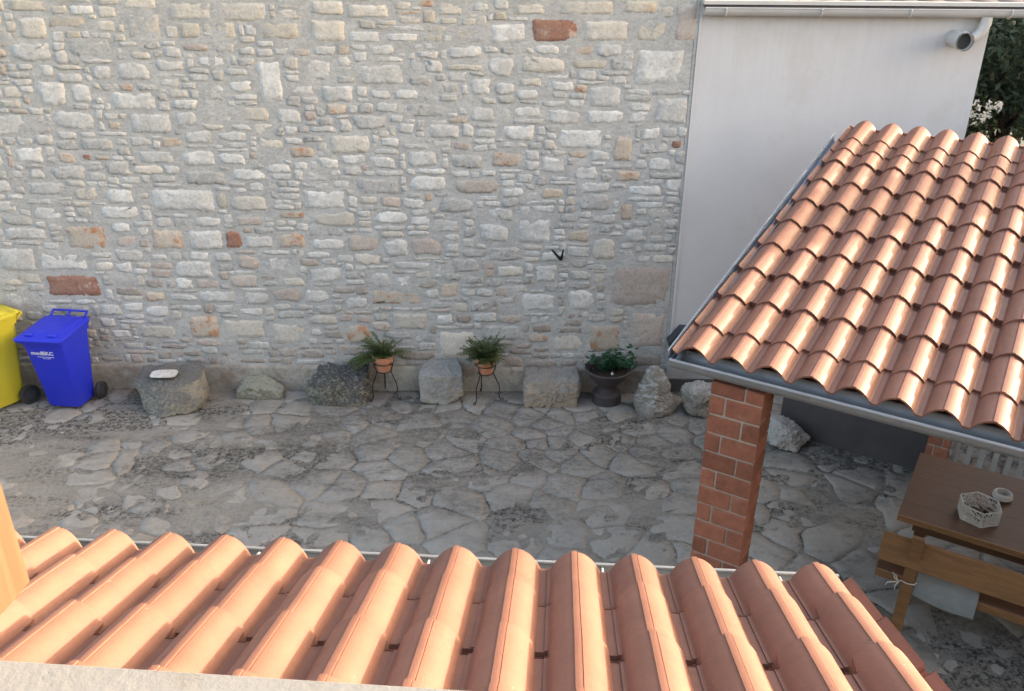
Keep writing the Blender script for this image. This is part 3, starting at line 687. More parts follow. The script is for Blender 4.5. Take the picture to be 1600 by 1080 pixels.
# ------------------------------------------------------------------ bins
def wheelie(name,col,label,x,y,rz,S=1.0,letter=False):
    t=empty(name,(x,y,0),rz,label,'wheelie bin','wheelie bins by the rubble wall'); t.scale=(S,S,S)
    # tapered tub: levels (z, halfwidth, yfront, yback)
    lv=[(.04,.185,-.13,.17),(.06,.192,-.14,.175),(.50,.215,-.20,.215),(.86,.235,-.255,.245),(.865,.25,-.27,.26),(.93,.253,-.275,.265)]
    b=MB(); rings=[]
    for z,w,y0,y1 in lv:
        r=.035; ring=[]
        for (cx,cy,a0) in ((w-r,y1-r,0),(-w+r,y1-r,90),(-w+r,y0+r,180),(w-r,y0+r,270)):
            for k in range(4): a=R(a0+k*30); ring.append((cx+r*math.cos(a),cy+r*math.sin(a),z))
        rings.append(ring+[ring[0]])
    b.grid(rings); n0=len(b.v); b.v+=rings[0][:-1]; b.f.append(tuple(range(n0,n0+16)))
    b.build('tub',M[col],t,35)
    # lid: thick rim, raised panel, front lip
    b=MB()
    def ring(z,w,y0,y1,r=.04):
        q=[]
        for (cx,cy,a0) in ((w-r,y1-r,0),(-w+r,y1-r,90),(-w+r,y0+r,180),(w-r,y0+r,270)):
            for k in range(4): a=R(a0+k*30); q.append((cx+r*math.cos(a),cy+r*math.sin(a),z+ (cy+r*math.sin(a)-y0)*.03))
        return q+[q[0]]
    L_=[ring(.915,.268,-.335,.27),ring(.945,.272,-.345,.272),ring(.955,.262,-.335,.266),ring(.962,.25,-.315,.255),ring(.966,.225,-.27,.235,.05),ring(.99,.205,-.235,.215,.06),ring(.996,.185,-.2,.2,.07),ring(.998,.10,-.1,.1,.08)]
    b.grid(L_); n0=len(b.v); b.v+=L_[-1][:-1]; b.f.append(tuple(range(n0,n0+16))); n0=len(b.v); b.v+=L_[0][:-1]; b.f.append(tuple(range(n0,n0+16))[::-1])
    lid=b.build('lid',M[col],t,35)
    for s in (-1,1):
        b=MB(); b.bevbox((s*.13-.05,-.275,.968),(s*.13+.05,-.215,.992),.012); b.build('lid_grip',M[col],lid)
    hz=1.02 if letter else .93
    b=MB(); b.tube([(-.20,.335,hz),(.20,.335,hz)],.012,10)
    for x_ in (-.20,0,.20): b.tube([(x_,.335,hz),(x_,.27,hz-.05)],.014,8)
    b.build('handle',M[col],t,True)
    b=MB(); b.tube([(-.235,.285,.955),(.235,.285,.955)],.018,10); b.build('hinge',M[col],t,True)
    b=MB(); b.tube([(-.26,.19,.10),(.26,.19,.10)],.012,8); b.build('axle',M['iron'],t,True)
    for s in (-1,1):
        w=empty('wheel',(s*.262,.19,.10)); w.parent=t
        b=MB(); pr=[(.055,-.024),(.095,-.026),(.10,-.018),(.10,.018),(.095,.026),(.055,.024)]
        b.lathe(pr,24); b.v=[(z,x,y) for x,y,z in b.v]; b.build('tyre',M['rubber'],w,40)
        b=MB(); b.lathe([(0.0001,-.018),(.056,-.018),(.056,.018),(.0001,.018)],20); b.v=[(z,x,y) for x,y,z in b.v]; b.build('rim',M['darkbox'],w,40)
    if letter:
        # printed lettering on the front face (front plane leans)
        def fy(z): 
            a=(z-.50)/.36; return -.20+(-.255+.20)*a
        def letter_obj(name,txt,size,xc,zc,sx=1.0,bold=.0):
            cu=bpy.data.curves.new(name,'FONT'); cu.body=txt; cu.size=size; cu.align_x='CENTER'; cu.offset=bold; cu.extrude=.0006; cu.resolution_u=2
            tmp=bpy.data.objects.new(name,cu); COL.objects.link(tmp); dg=bpy.context.evaluated_depsgraph_get(); me=bpy.data.meshes.new_from_object(tmp.evaluated_get(dg)); bpy.data.objects.remove(tmp)
            me.materials.clear(); me.materials.append(M['print']); o=link(name,me,t); o.location=(xc,fy(zc)-.003,zc); o.rotation_euler=(R(90)-math.atan(.055/.36)*-1*-1+0,0,0); o.rotation_euler[0]=R(90)+math.atan(.055/.36); o.scale=(sx,1,1)
            return o
        letter_obj('lettering','modEKC',.062,-.035,.735,1.12,.0022)
        b=MB(); rg=random.Random(2)
        for z,x0,x1,h in ((.703,-.10,.085,.009),(.684,-.045,.035,.009)):
            x_=x0
            while x_<x1:
                w_=rg.uniform(.004,.008); b.box((x_,fy(z)-.0035,z),(x_+w_,fy(z)-.0005,z+h*rg.uniform(.6,1))); x_+=w_+rg.uniform(.002,.004)+(rg.random()<.15)*.008
        b.build('small_print',M['print'],t)
    return t
wheelie('blue_bin','blue','blue plastic wheelie bin with white lettering on its front, standing by the rubble wall',-5.03,8.63,R(-6),1.0,True)
wheelie('yellow_bin','yellow','yellow plastic wheelie bin cut off by the left edge of the photo',-5.86,8.62,R(-33),1.13)

# ------------------------------------------------------------------ boulders
def rock(label,x,y,w,d,h,mat,seed,ex=.5,rz=0,amp=.10,cuts=6,tilt=(0,0),name='boulder',cat='boulder',group='stones lined up along the wall',z=0,taper=0,fine=.03,cutr=(.78,.95)):
    import bmesh
    rg=random.Random(seed); bm=bmesh.new(); bmesh.ops.create_icosphere(bm,subdivisions=5,radius=1)
    planes=[]
    for _ in range(cuts):
        n=Vector((rg.uniform(-1,1),rg.uniform(-1,1),rg.uniform(-.4,1))).normalized(); planes.append((n,rg.uniform(*cutr)))
    sgn=lambda a:(1 if a>=0 else -1)
    for v in bm.verts:
        c=v.co.normalized(); p=Vector([sgn(q)*abs(q)**ex for q in c])
        for n,dd in planes:
            s_=p.dot(n)-dd*1.15
            if s_>0: p-=n*s_*.92
        q=p*1.6+Vector((seed*3.1,0,0)); p+=c*(amp*noise.noise(q)+amp*.5*noise.noise(q*2.3)+fine*noise.noise(q*6)+fine*.6*noise.noise(q*14))
        k=1-taper*(p.z*.5+.5); p.x*=k; p.y*=k; v.co=p
    xs=[v.co for v in bm.verts]; mn=Vector([min(c[i] for c in xs) for i in range(3)]); mx=Vector([max(c[i] for c in xs) for i in range(3)])
    for v in bm.verts:
        c=v.co; v.co=Vector((((c.x-mn.x)/(mx.x-mn.x)-.5)*w,((c.y-mn.y)/(mx.y-mn.y)-.5)*d,max(((c.z-mn.z)/(mx.z-mn.z)*1.10-.10)*h,-.01)))
    me=bpy.data.meshes.new(name); bm.to_mesh(me); bm.free(); me.materials.append(mat); me.shade_smooth()
    o=link(name,me,None,(x,y,z)); o.rotation_euler=(tilt[0],tilt[1],rz)
    return tag(o,label,cat,group)
bm1=boulder_mat('boulder_grey',(.125,.123,.117),(.34,.31,.245),(.23,.225,.205),.60,5)
bm2=boulder_mat('boulder_dark',(.065,.064,.062),(.30,.275,.195),(.33,.325,.30),.55,9)
bm3=boulder_mat('boulder_mid',(.27,.265,.25),(.42,.385,.32),(.37,.36,.335))
bm4=boulder_mat('boulder_buff',(.25,.24,.22),(.44,.345,.25),(.33,.31,.28),.62)
bm5=boulder_mat('boulder_pale',(.42,.405,.38),(.30,.27,.22),(.17,.165,.15),.74)
bm6=boulder_mat('boulder_white',(.42,.40,.37),(.46,.43,.38),(.24,.23,.21),.6)
bm7=boulder_mat('boulder_moss',(.30,.295,.235),(.26,.24,.17),(.13,.13,.10),.6)
def hull_rock(label,x,y,pts,mat,seed,p=16,amp=.035,fine=.014,rz=0,group='stones lined up along the wall'):
    import bmesh
    hb=bmesh.new(); vs_=[hb.verts.new(q) for q in pts]; bmesh.ops.convex_hull(hb,input=vs_); bmesh.ops.recalc_face_normals(hb,faces=hb.faces)
    ctr=sum((Vector(q) for q in pts),Vector())/len(pts)
    pl=[]
    for f in hb.faces:
        n=f.normal.copy(); d=n.dot(f.calc_center_median()-ctr)
        if d<0: n=-n; d=-d
        if not any((n-m_).length<.05 for m_,_ in pl): pl.append((n,max(d,.01)))
    hb.free(); bm=bmesh.new(); bmesh.ops.create_icosphere(bm,subdivisions=6,radius=1)
    for v in bm.verts:
        c=v.co.normalized(); acc=0
        for n,d in pl:
            k=n.dot(c)
            if k>1e-4: acc+=(k/d)**p
        r=acc**(-1/p); q=c*r; o_=Vector((seed*3.1,1.7,0))
        k=amp*noise.noise(q*5+o_)+amp*.6*noise.noise(q*11+o_)+fine*noise.noise(q*26+o_)+fine*.7*noise.noise(q*55+o_)
        # broken facets: ridged steps
        k+=-amp*.7*max(0,noise.noise(q*7+o_*2)-.12)
        v.co=q+c*k+ctr; v.co.z=max(v.co.z,-.012)
    me=bpy.data.meshes.new('boulder'); bm.to_mesh(me); bm.free(); me.materials.append(mat); me.shade_smooth()
    o=link('boulder',me,None,(x,y,0)); o.rotation_euler=(0,0,rz); return tag(o,label,'boulder',group)
hull_rock('large dark grey boulder carrying a flat white stone, right of the blue bin',-3.87,8.60,
 [(-.34,.24,.40),(.33,.27,.41),(.385,.02,.36),(.20,-.12,.34),(-.05,-.17,.31),(-.385,-.02,.34),(-.38,.05,.16),(-.37,.26,.1),(-.22,-.20,.0),(.0,-.30,.0),(.08,-.29,.03),(.34,-.16,.02),(.385,-.05,.12),(.36,.28,.0),(-.33,.28,0)],bm1,4,34,.02,.016)
rock('flat pale six sided stone lying on top of the large boulder',-3.90,8.60,.30,.17,.035,M['white'],9,.5,R(3),.05,5,name='flat_stone',cat='stone',group=None,z=.395,fine=.01)
hull_rock('small low mossy stone block second from the blue bin',-2.93,8.88,
 [(-.18,.10,.19),(.06,.10,.20),(.26,.04,.12),(.26,-.10,.10),(-.12,-.11,.15),(-.27,-.10,.09),(-.27,.10,.12),(-.25,-.12,0),(.27,-.12,0),(.27,.11,0),(-.26,.11,0)],bm7,13,26,.02,.012)
hull_rock('broad blackish pitted stone block left of the first plant stand',-2.02,8.80,
 [(-.22,.18,.37),(.33,.18,.37),(.365,.02,.32),(.35,-.15,.22),(-.10,-.16,.22),(-.29,-.05,.22),(-.36,.08,.14),(-.34,-.13,0),(-.12,-.19,0),(.16,-.16,.01),(.34,-.19,0),(.37,.18,0),(-.36,.18,0)],bm2,21,26,.04,.03)
hull_rock('cube shaped light grey stone block between the two plant stands',-.815,8.85,
 [(-.22,.17,.42),(.17,.17,.42),(.25,.06,.40),(.25,-.12,.36),(.12,-.17,.36),(-.25,-.17,.38),(-.23,-.19,.03),(.10,-.19,.0),(.25,-.10,.08),(.24,.17,0),(-.24,.17,0)],bm3,33,30,.018)
hull_rock('squared stone block with buff broken front, left of the dark urn',.46,8.81,
 [(-.31,.18,.34),(.31,.18,.35),(.31,-.13,.30),(-.31,-.13,.30),(-.31,-.18,.17),(.29,-.18,.17),(-.31,-.18,.0),(.29,-.18,.0),(.31,.18,0),(-.31,.18,0)],bm4,44,36,.03,.02)
hull_rock('tall boulder with a pale peaked top, right of the dark urn',1.63,8.62,
 [(-.05,.10,.54),(.06,.08,.54),(-.17,.05,.36),(.14,.0,.38),(-.22,-.04,.14),(.22,-.06,.13),(-.20,-.06,0),(-.10,-.21,0),(.08,-.22,.01),(.22,-.10,0),(.2,.2,0),(-.2,.2,0),(-.02,-.16,.22)],bm5,52,20,.045,.016)
hull_rock('rounded grey boulder half hidden by the brick pillar',2.13,8.58,
 [(-.16,.10,.33),(.12,.12,.34),(.2,-.05,.25),(-.22,0,.18),(-.12,-.12,.24),(-.18,-.10,.02),(.02,-.2,0),(.2,-.1,0),(.2,.15,0),(-.18,.15,0)],bm5,64,20,.045)
hull_rock('rough white rock on the paving right of the brick pillar',2.93,7.88,
 [(-.17,.12,.29),(.03,.12,.28),(.05,-.02,.24),(.20,.05,.16),(.25,-.02,.10),(.06,-.20,0),(.03,-.19,.06),(-.19,-.13,.05),(-.24,.05,.14),(-.2,.14,0),(.22,.12,0),(-.05,-.10,.23)],bm6,78,30,.03,.016)

# ------------------------------------------------------------------ plants
def stand(x,y,rz,label):
    t=empty('plant_stand',(x,y,0),rz,label,'plant stand','wire plant stands by the wall')
    b=MB(); n=24
    b.tube([(.085*math.cos(2*math.pi*k/n),.085*math.sin(2*math.pi*k/n),.36) for k in range(n+1)],.006,6,cap=False); b.build('ring',M['iron'],t,True)
    b=MB(); b.tube([(.12*math.cos(2*math.pi*k/n),.12*math.sin(2*math.pi*k/n),.47) for k in range(n+1)],.005,6,cap=False); 
    b.build('upper_ring',M['iron'],t,True)
    for k in range(3):
        a=R(-150+120*k); c,s_=math.cos(a),math.sin(a); pts=[]
        for r,z in ((.12,.47),(.115,.43),(.09,.36),(.12,.29),(.155,.22),(.165,.15),(.155,.09),(.165,.04),(.185,.012),(.205,.02),(.205,.042),(.188,.045)): pts.append((r*c,r*s_,z))
        b=MB(); b.tube(pts,.0065,6); b.build('leg',M['iron'],t,True)
    return t
def pot(x,y,z,label):
    t=empty('flowerpot',(x,y,z),0,label,'flowerpot','terracotta pots with ferns')
    b=MB(); b.lathe([(.0001,0),(.080,0),(.088,.02),(.108,.135),(.120,.137),(.124,.19),(.120,.195),(.112,.193),(.104,.15),(.0001,.15)],36); b.build('pot',M['pot'],t,35)
    b=MB(); b.lathe([(.0001,.165),(.06,.168),(.108,.158)],20); b.build('soil',M['soil'],t,True)
    return t
def fern(x,y,z,label,seed,spread=.28,n=70,droop=1.0,bias=0):
    rg=random.Random(seed); t=empty('fern',(x,y,z),0,label,'potted plant','ferns in the terracotta pots')
    st=MB(); lf=MB()
    for i in range(n):
        a=rg.uniform(0,2*math.pi); Ls=rg.uniform(.5,1)*spread*1.35; el=rg.uniform(.35,1.35); 
        if bias and rg.random()<.35: a=math.pi+rg.uniform(-.4,.4); el=.3; Ls*=1.15
        p=Vector((rg.uniform(-.05,.05),rg.uniform(-.05,.05),0)); dv=Vector((math.cos(a)*math.cos(el),math.sin(a)*math.cos(el),math.sin(el)))
        pts=[p.copy()]; K=8
        for k in range(K):
            dv=(dv+Vector((0,0,-.13*droop))).normalized(); p=p+dv*Ls/K; 
            if p.y+y>WY-.03: p.y=WY-.03-y
            pts.append(p.copy())
        st.tube(pts,[.0022]*len(pts),3,cap=False)
        for k in range(1,K+1):
            side=dv.cross(Vector((0,0,1))); side=side.normalized() if side.length>.01 else Vector((1,0,0))
            for s_ in (-1,1):
                for q in (0,.5):
                    base=pts[k-1].lerp(pts[k],q); ll=.055*(1-.45*k/K)*rg.uniform(.7,1.2); d2=(side*s_+dv*.6+Vector((0,0,rg.uniform(-.4,.5)))).normalized(); w=d2.cross(Vector((rg.uniform(-.3,.3),.2,1))).normalized()*.009
                    n0=len(lf.v); lf.v+=[tuple(base),tuple(base+d2*ll*.5+w),tuple(base+d2*ll),tuple(base+d2*ll*.5-w)]; lf.f.append((n0,n0+1,n0+2,n0+3))
    st.build('stem',M['fern'],t,fix=False); lf.build('foliage',M['fern'],t,fix=False); return t
stand(-1.47,8.84,R(8),'black wire plant stand left of the cube shaped grey block')
pot(-1.47,8.84,.362,'terracotta flowerpot on the plant stand left of the cube shaped grey block')
fern(-1.47,8.84,.53,'feathery green fern trailing to the left, in the pot left of the cube shaped block',5,.27,95,1.0,1)
stand(-.30,8.80,R(20),'black wire plant stand right of the cube shaped grey block')
pot(-.30,8.80,.362,'terracotta flowerpot on the plant stand right of the cube shaped grey block')
fern(-.30,8.80,.53,'dense upright green fern in the pot right of the cube shaped grey block',8,.25,115,.7)
# urn
ur=empty('urn',(1.10,8.80,0),0,'dark brown pedestal urn planter between the squared block and the pale peaked boulder','planter')
b=MB(); b.lathe([(.0001,0),(.165,0),(.17,.03),(.165,.12),(.15,.135),(.12,.15),(.105,.19),(.115,.23),(.15,.26),(.20,.32),(.235,.385),(.262,.41),(.268,.43),(.258,.44),(.235,.425),(.20,.38),(.0001,.37)],40); b.build('bowl',M['urn'],ur,40)
for k in range(10):
    pass
b=MB(); b.lathe([(.0001,.40),(.12,.405),(.215,.395)],20); b.build('soil',M['soil'],ur,True)
def leafplant(x,y,z,label,seed):
    rg=random.Random(seed); t=empty('urn_plant',(x,y,z),0,label,'potted plant'); lf=MB(); st=MB()
    for i in range(26):
        a=rg.uniform(0,6.28); r=rg.uniform(.02,.2); tip=Vector((r*math.cos(a)*1.25+rg.uniform(0,.06),r*math.sin(a),rg.uniform(.05,.17)+(.10 if r*math.cos(a)>.05 and rg.random()<.5 else 0)+(.1 if r*math.cos(a)<-.13 and rg.random()<.4 else 0)))
        st.tube([(tip.x*.4,tip.y*.4,-.02),tuple(tip*.7),tuple(tip)],.004,4)
        for q in range(12):
            c=tip+Vector((rg.gauss(0,.035),rg.gauss(0,.035),rg.gauss(0,.028))); d=Vector((rg.uniform(-1,1),rg.uniform(-1,1),rg.uniform(-.3,.6))).normalized(); w=d.cross(Vector((rg.uniform(-.4,.4),rg.uniform(-.4,.4),1))).normalized(); l=rg.uniform(.022,.042)
            n0=len(lf.v); lf.v+=[tuple(c-d*l),tuple(c-d*l*.2+w*l*.55),tuple(c+d*l*.5+w*l*.45),tuple(c+d*l),tuple(c+d*l*.5-w*l*.45),tuple(c-d*l*.2-w*l*.55)]; lf.f.append(tuple(range(n0,n0+6)))
    st.build('stem',M['urnleaf'],t,fix=False); lf.build('foliage',M['urnleaf'],t,fix=False)
    b=MB()
    for q in range(5): a=q*1.257; b.grid([[(0+.03,-.20,.06),(.03+.02*math.cos(a),-.20+.01,.06+.02*math.sin(a))],[(.03+.02*math.cos(a+.6),-.205,.06+.02*math.sin(a+.6)),(.03+.012*math.cos(a+1.0),-.205,.06+.012*math.sin(a+1.0))]])
    b.build('flower',M['flower'],t); return t
leafplant(1.10,8.80,.40,'glossy dark green plant with a tiny white flower growing in the urn',4)

# ------------------------------------------------------------------ table, bench and the things on them (pergola axes)
def at_perg(name,u,v,z,label,cat,drz=0,group=None): return empty(name,tuple(PW(u,v,z)),-PA+drz,label,cat,group)
tb=at_perg('table',-.3585,6.42,0,'dark varnished wooden table under the pergola roof','table')
for k in range(5):
    b=MB(); b.bevbox((0,.005+k*.215,.71),(1.95,.005+k*.215+.2145,.75),.0015); b.build('table_board',M['wood_dark'],tb,loc=(0,0,0))
b=MB(); b.bevbox((.0,-.012,.700),(1.95,.004,.752),.002); b.build('front_edge',M['wood'],tb)
b=MB(); b.bevbox((.12,.06,.60),(1.83,.09,.708),.003); b.build('apron',M['wood_dark'],tb)
for (u,v) in ((.14,.10),(1.74,.10),(.14,.93),(1.74,.93)): b=MB(); b.bevbox((u,v,0),(u+.08,v+.08,.708),.004); b.build('leg',M['wood_dark'],tb)
bn=at_perg('bench',-.40,5.95,0,'honey coloured wooden bench with a wide plank back, in front of the table','bench')
rotb=Matrix.Translation((0,.055,.84))@Matrix.Rotation(R(-9),4,'X')
b=MB(); b.bevbox((0,-.012,-.235),(1.95,.018,0),.006,mat=rotb); b.build('backrest',M['wood'],bn)
b=MB(); b.bevbox((.0,.12,.41),(1.95,.46,.45),.005); b.build('seat',M['wood_dark'],bn)
b=MB(); b.bevbox((.0,.10,.385),(1.95,.119,.45),.003); b.build('seat_edge',M['wood'],bn)
for u in (.20,1.6):
    b=MB(); b.poly_prism([(-.012,.90),(.030,.90),(.11,.45),(.085,0),(.02,0),(.045,.45)],lambda y,z,d:(d,y,z),u,u+.085); b.build('rear_post',M['wood'],bn)
    b=MB(); b.bevbox((u,.38,0),(u+.07,.44,.409),.004); b.build('front_leg',M['wood'],bn)
b=MB(); b.bevbox((.215,.10,.16),(.265,.40,.22),.003); b.build('stretcher',M['wood'],bn)
# cushion on the seat, hanging over the rear edge
cu=at_perg('seat_cushion',-.40,5.95,0,'flat grey white seat cushion hanging below the bench backrest','cushion')
P=[];Q=[]
for i in range(15):
    u=.29+.43*i/14; sag=.012*math.sin(i/14*math.pi)
    row=[(u,.44,.475),(u,.30,.485),(u,.16,.480),(u,.10,.468-sag),(u,.070,.435-sag*1.5),(u,.060,.395-sag*2-.012*(i/14)),(u,.058,.355-sag*2-.03*(i/14))]
    P.append([(a,bb+.004*noise.noise((a*14,bb*14,c*9)),c+.006*noise.noise((a*18,bb*18,0))) for a,bb,c in row]); Q.append([(a,bb+.018,c-.022) for a,bb,c in row])
b=MB(); b.grid(P); b.grid(Q); b.grid([P[0],Q[0]]); b.grid([P[-1],Q[-1]]); b.grid([[r[0] for r in P],[r[0] for r in Q]]); b.grid([[r[-1] for r in P],[r[-1] for r in Q]])
b.build('pad',M['cloth'],cu,True)
b=MB(); b.tube([(.30,.07,.46),(.285,.03,.465),(.24,.012,.47),(.19,.02,.475),(.185,.0,.475)],.005,6); 
b.tube([(.185,.0,.475),(.15,-.01,.50),(.13,.0,.54),(.155,.0,.52),(.175,-.005,.48)],.005,6); b.tube([(.185,.0,.475),(.14,-.012,.46),(.11,-.01,.44),(.10,-.01,.41)],.005,6); b.tube([(.185,0,.475),(.165,-.02,.44),(.17,-.015,.40)],.0045,6); b.build('tie_cord',M['cord'],cu,True)
# lattice basket
def frame_pt(p): return p[0]*D1.x+p[1]*D1.y, p[0]*D2.x+p[1]*D2.y
bk=empty('lattice_basket',(3.705,5.62,.752),R(12),'white hexagonal lattice basket standing on the dark table','basket')
rg=random.Random(6); RB=.155; HB=.125
cor=[(RB*math.cos(R(60*k+0)),RB*math.sin(R(60*k+0))) for k in range(6)]
def strip(p,q,w,n,b,dpt=.0035):
    d=(q-p); 
    if d.length<1e-5: return
    d.normalize(); s_=d.cross(n).normalized()*w
    n0=len(b.v); o_=n*dpt
    for P_ in (p,q):
        for e in (s_+o_,-s_+o_,-s_-o_,s_-o_): b.v.append(tuple(P_+e))
    for k in range(4): k2=(k+1)%4; b.f.append((n0+k,n0+k2,n0+4+k2,n0+4+k))
    b.f.append((n0,n0+1,n0+2,n0+3)); b.f.append((n0+4,n0+7,n0+6,n0+5))
for k in range(6):
    a0=Vector((*cor[k],0)); a1=Vector((*cor[(k+1)%6],0)); n=(a1-a0).cross(Vector((0,0,1))).normalized(); b=MB(); NXb,NZb=4,3
    G=[[None]*(NXb+1) for _ in range(NZb+1)]
    for j in range(NZb+1):
        for i in range(NXb+1):
            fx=i/NXb+(rg.uniform(-.07,.07) if 0<i<NXb else 0); fz=j/NZb+(rg.uniform(-.08,.08) if 0<j<NZb else 0); G[j][i]=a0.lerp(a1,fx)+Vector((0,0,fz*HB))
    for j in range(NZb+1):
        for i in range(NXb+1):
            if i<NXb: strip(G[j][i],G[j][i+1],.0026 if 0<j<NZb else .005,n,b)
            if j<NZb: strip(G[j][i],G[j+1][i],.0026,n,b)
            if i<NXb and j<NZb:
                if rg.random()<.5: strip(G[j][i],G[j+1][i+1],.0024,n,b)
                else: strip(G[j][i+1],G[j+1][i],.0024,n,b)
    b.build('lattice_panel',M['wicker'],bk)
b=MB(); b.poly_prism([(x*.98,y*.98) for x,y in cor],lambda x,y,d:(x,y,d),.0,.006); b.build('base',M['wicker'],bk)
b=MB()
for q in range(26):
    a=rg.uniform(0,6.28); r=rg.uniform(0,.10); c=Vector((r*math.cos(a),r*math.sin(a),rg.uniform(.015,.05))); d=Vector((rg.uniform(-1,1),rg.uniform(-1,1),rg.uniform(-.2,.3))).normalized()*.03; b.tube([tuple(c-d),tuple(c),tuple(c+d)],[.004,.011,.004],6)
dp=b.build('dried_pods',M['dry'],None,True); dp.location=(3.705,5.62,.76); tag(dp,'dark dried pods lying inside the white lattice basket','dried pods',kind='stuff')
jr=empty('glass_dish',(4.02,5.86,.752),0,'small round ribbed pale dish on the table behind the lattice basket','dish')
b=MB(); b.lathe([(.0001,0),(.055,0),(.072,.012),(.078,.028),(.072,.038),(.075,.046),(.068,.060),(.060,.066),(.052,.064),(.056,.05),(.050,.03),(.0001,.022)],36); b.build('bowl',M['white_ceramic'],jr,45)

# ------------------------------------------------------------------ vegetation
def tree_parts(seed,H,crown_r,n_leaf,leaf=.09,cz=.62):
    rg=random.Random(seed); tr=MB(); lf=MB()
    tr.tube([(0,0,-.1),(.05,.02,H*.25),(-.03,.05,H*.5),(.06,0,H*.8)],[.16,.12,.085,.03],10)
    clumps=[]
    for i in range(16):
        a=rg.uniform(0,6.28); z0=H*rg.uniform(.25,.65); r=crown_r*rg.uniform(.45,.95); z1=z0+H*rg.uniform(.05,.3)
        p=[(0,0,z0),(r*.5*math.cos(a),r*.5*math.sin(a),(z0+z1)/2+.15),(r*math.cos(a),r*math.sin(a),z1)]; tr.tube(p,[.05,.03,.012],6)
        for t in (.55,.8,1): clumps.append((Vector(p[1]).lerp(Vector(p[2]),(t-.5)*2),rg.uniform(.35,.62)))
    for i in range(30):
        a=rg.uniform(0,6.28); u=rg.uniform(-1,1); r=crown_r*math.sqrt(max(0,1-u*u))*rg.uniform(.5,1); clumps.append((Vector((r*math.cos(a),r*math.sin(a),H*cz+u*H*.36)),rg.uniform(.35,.7)))
    for i in range(n_leaf):
        c,rr=clumps[rg.randrange(len(clumps))]; o=Vector((rg.gauss(0,1),rg.gauss(0,1),rg.gauss(0,.8)))*rr*.5+c
        d=Vector((rg.uniform(-1,1),rg.uniform(-1,1),rg.uniform(-.9,.3))).normalized(); w=d.cross(Vector((rg.uniform(-.6,.6),rg.uniform(-.6,.6),1))).normalized(); l=leaf*rg.uniform(.6,1.3)
        n0=len(lf.v); lf.v+=[tuple(o-d*l),tuple(o+w*l*.32),tuple(o+d*l),tuple(o-w*l*.32)]; lf.f.append((n0,n0+1,n0+2,n0+3))
    return tr.mesh('trunk',M['bark'],True),lf.mesh('crown',M['tree'])
tm=tree_parts(3,7.0,1.7,9000)
tm2=tree_parts(8,5.6,2.0,9000,.10,.5)
TREES=[(7.4,13.2,0,.9,0,'dark green leafy tree just beyond the right corner of the white building'),
 (9.3,14.6,1,1.1,1,'dark green bushy tree behind the leaning pole'),
 (6.3,16.2,0,1.2,2,'tall dark tree rising behind the white building'),
 (8.6,17.5,1,1.4,3,'broad dark tree at the back of the garden beyond the white building'),
 (11.3,17.5,0,1.2,4,'tall tree at the far right beyond the neighbouring plot'),
 (12.2,13.2,0,1.15,5,'unseen leafy tree at the right, added behind the house gable to shade the bins'),  # out of view, added to keep low sun off the bins
 (6.2,13.4,1,.62,6,'low bushy tree hugging the corner behind the white building')]
for x,y,k,s_,rz,lab in TREES:
    t=empty('tree',(x,y,-.05),rz*1.3,lab,'tree','trees in the garden beyond the white building'); t.scale=(s_,)*3
    me=(tm,tm2)[k]; link('trunk',me[0],t); link('crown',me[1],t)
# flowering shrub
fb=empty('flowering_shrub',(5.82,11.4,0),0,'shrub with a cluster of white blossoms at the corner of the white building','shrub')
rg=random.Random(17); lf=MB(); fl=MB(); st=MB()
for i in range(14):
    a=rg.uniform(0,6.28); tip=Vector((rg.uniform(-.35,.45),rg.uniform(-.4,.4),rg.uniform(2.3,3.05))); st.tube([(0,0,-.05),tuple(tip*.5+Vector((0,0,.2))),tuple(tip)],[.02,.012,.005],5)
    for q in range(90):
        c=tip*rg.uniform(.55,1.0)+Vector((rg.gauss(0,.14),rg.gauss(0,.14),rg.gauss(0,.12))); d=Vector((rg.uniform(-1,1),rg.uniform(-1,1),rg.uniform(-.6,.6))).normalized(); w=d.cross(Vector((.1,.2,1))).normalized(); l=.05
        n0=len(lf.v); lf.v+=[tuple(c-d*l),tuple(c+w*l*.4),tuple(c+d*l),tuple(c-w*l*.4)]; lf.f.append((n0,n0+1,n0+2,n0+3))
for i in range(24):
    cc=Vector((rg.gauss(.16,.09),-.15+rg.gauss(0,.1),2.92+rg.gauss(0,.085)))
    for q in range(9):
        c=cc+Vector((rg.gauss(0,.022),rg.gauss(0,.022),rg.gauss(0,.02))); d=Vector((rg.uniform(-1,1),rg.uniform(-1,1),rg.uniform(-1,1))).normalized(); w=d.orthogonal().normalized(); l=.018
        n0=len(fl.v); fl.v+=[tuple(c-d*l),tuple(c+w*l),tuple(c+d*l),tuple(c-w*l)]; fl.f.append((n0,n0+1,n0+2,n0+3))
st.build('stems',M['bark'],fb,fix=False); lf.build('foliage',M['fern'],fb,fix=False); fl.build('blossom',M['flower'],fb,fix=False)
lp=empty('leaning_pole',(6.6,10.9,0),0,'leaning brown wooden pole beyond the white building, at the right edge','pole')
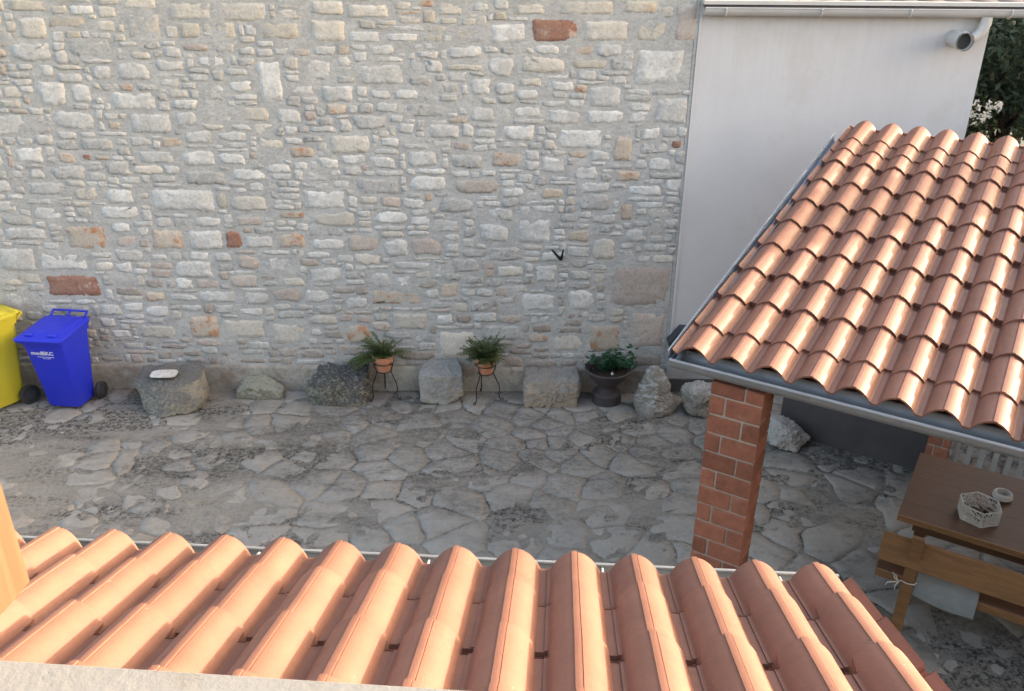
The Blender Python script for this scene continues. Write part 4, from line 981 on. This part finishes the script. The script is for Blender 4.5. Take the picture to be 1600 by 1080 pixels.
b=MB(); b.tube([(-.12,0,0),(.02,0,1.8),(.14,0,3.35)],[.06,.055,.05],10); b.build('pole',M['bark'],lp,True)
wr_=empty('white_rail',(7.2,11.2,0),0,'thin white horizontal rail crossing in front of the far trees','rail')
b=MB(); b.tube([(-.32,0,2.50),(1.3,.2,2.48)],.02,8); b.build('lower_rail',M['gutter_white'],wr_,True)
b=MB(); b.tube([(-.95,.6,4.02),(1.4,.4,3.90)],.016,8); b.build('upper_rail',M['gutter_white'],wr_,True)
b=MB(); b.tube([(1.25,.2,0),(1.3,.3,4.0)],.03,8); b.build('post',M['gutter_white'],wr_,True)

# unseen house added at the right, outside the frame, to shade the courtyard
nb=empty('shade_house',(11.5,10.4,0),0,'unseen cream rendered house with low tiled gable, added right of the garden for shade','house')
b=MB(); b.poly_prism([(-3.2,-.05),(3.0,-.05),(3.0,4.0),(-.1,4.75),(-3.2,4.0)],lambda y,z,d:(d,y,z),-2.5,3.5); b.build('wall',M['house'],nb)
b=MB(); b.box((-4.4,-9.5,-.05),(3.5,-3.22,3.72)); b.build('shade_wing_wall',M['house'],nb)  # unseen wing added to block sun from the pillar and bench
b=MB(); b.box((-4.5,-9.6,3.721),(3.6,-3.21,3.80)); b.build('shade_wing_roof',M['darkroof'],nb)
b=MB(); b.bevbox((-1.9,-3.0,3.9),(-1.3,-2.25,5.3),.01); b.box((-1.98,-3.08,5.301),(-1.22,-2.17,5.38)); b.build('shade_chimney',M['house'],nb)  # added to cast the shaded band across the pergola tiles
b=MB(); 
b.poly_prism([(-3.45,3.96),(-.1,4.78),(3.25,3.96),(3.25,4.06),(-.1,4.90),(-3.45,4.06)],lambda y,z,d:(d,y,z),-2.65,3.7); b.build('roof',M['tile'],nb)
for y in (-1.6,1.2):
    b=MB(); b.box((-2.53,y-.45,1.0),(-2.50,y+.45,2.2)); f=b.build('window',M['gutter_white'],nb)
    b=MB(); b.box((-2.54,y-.38,1.07),(-2.531,y+.38,2.13)); b.build('pane',M['darkbox'],f)
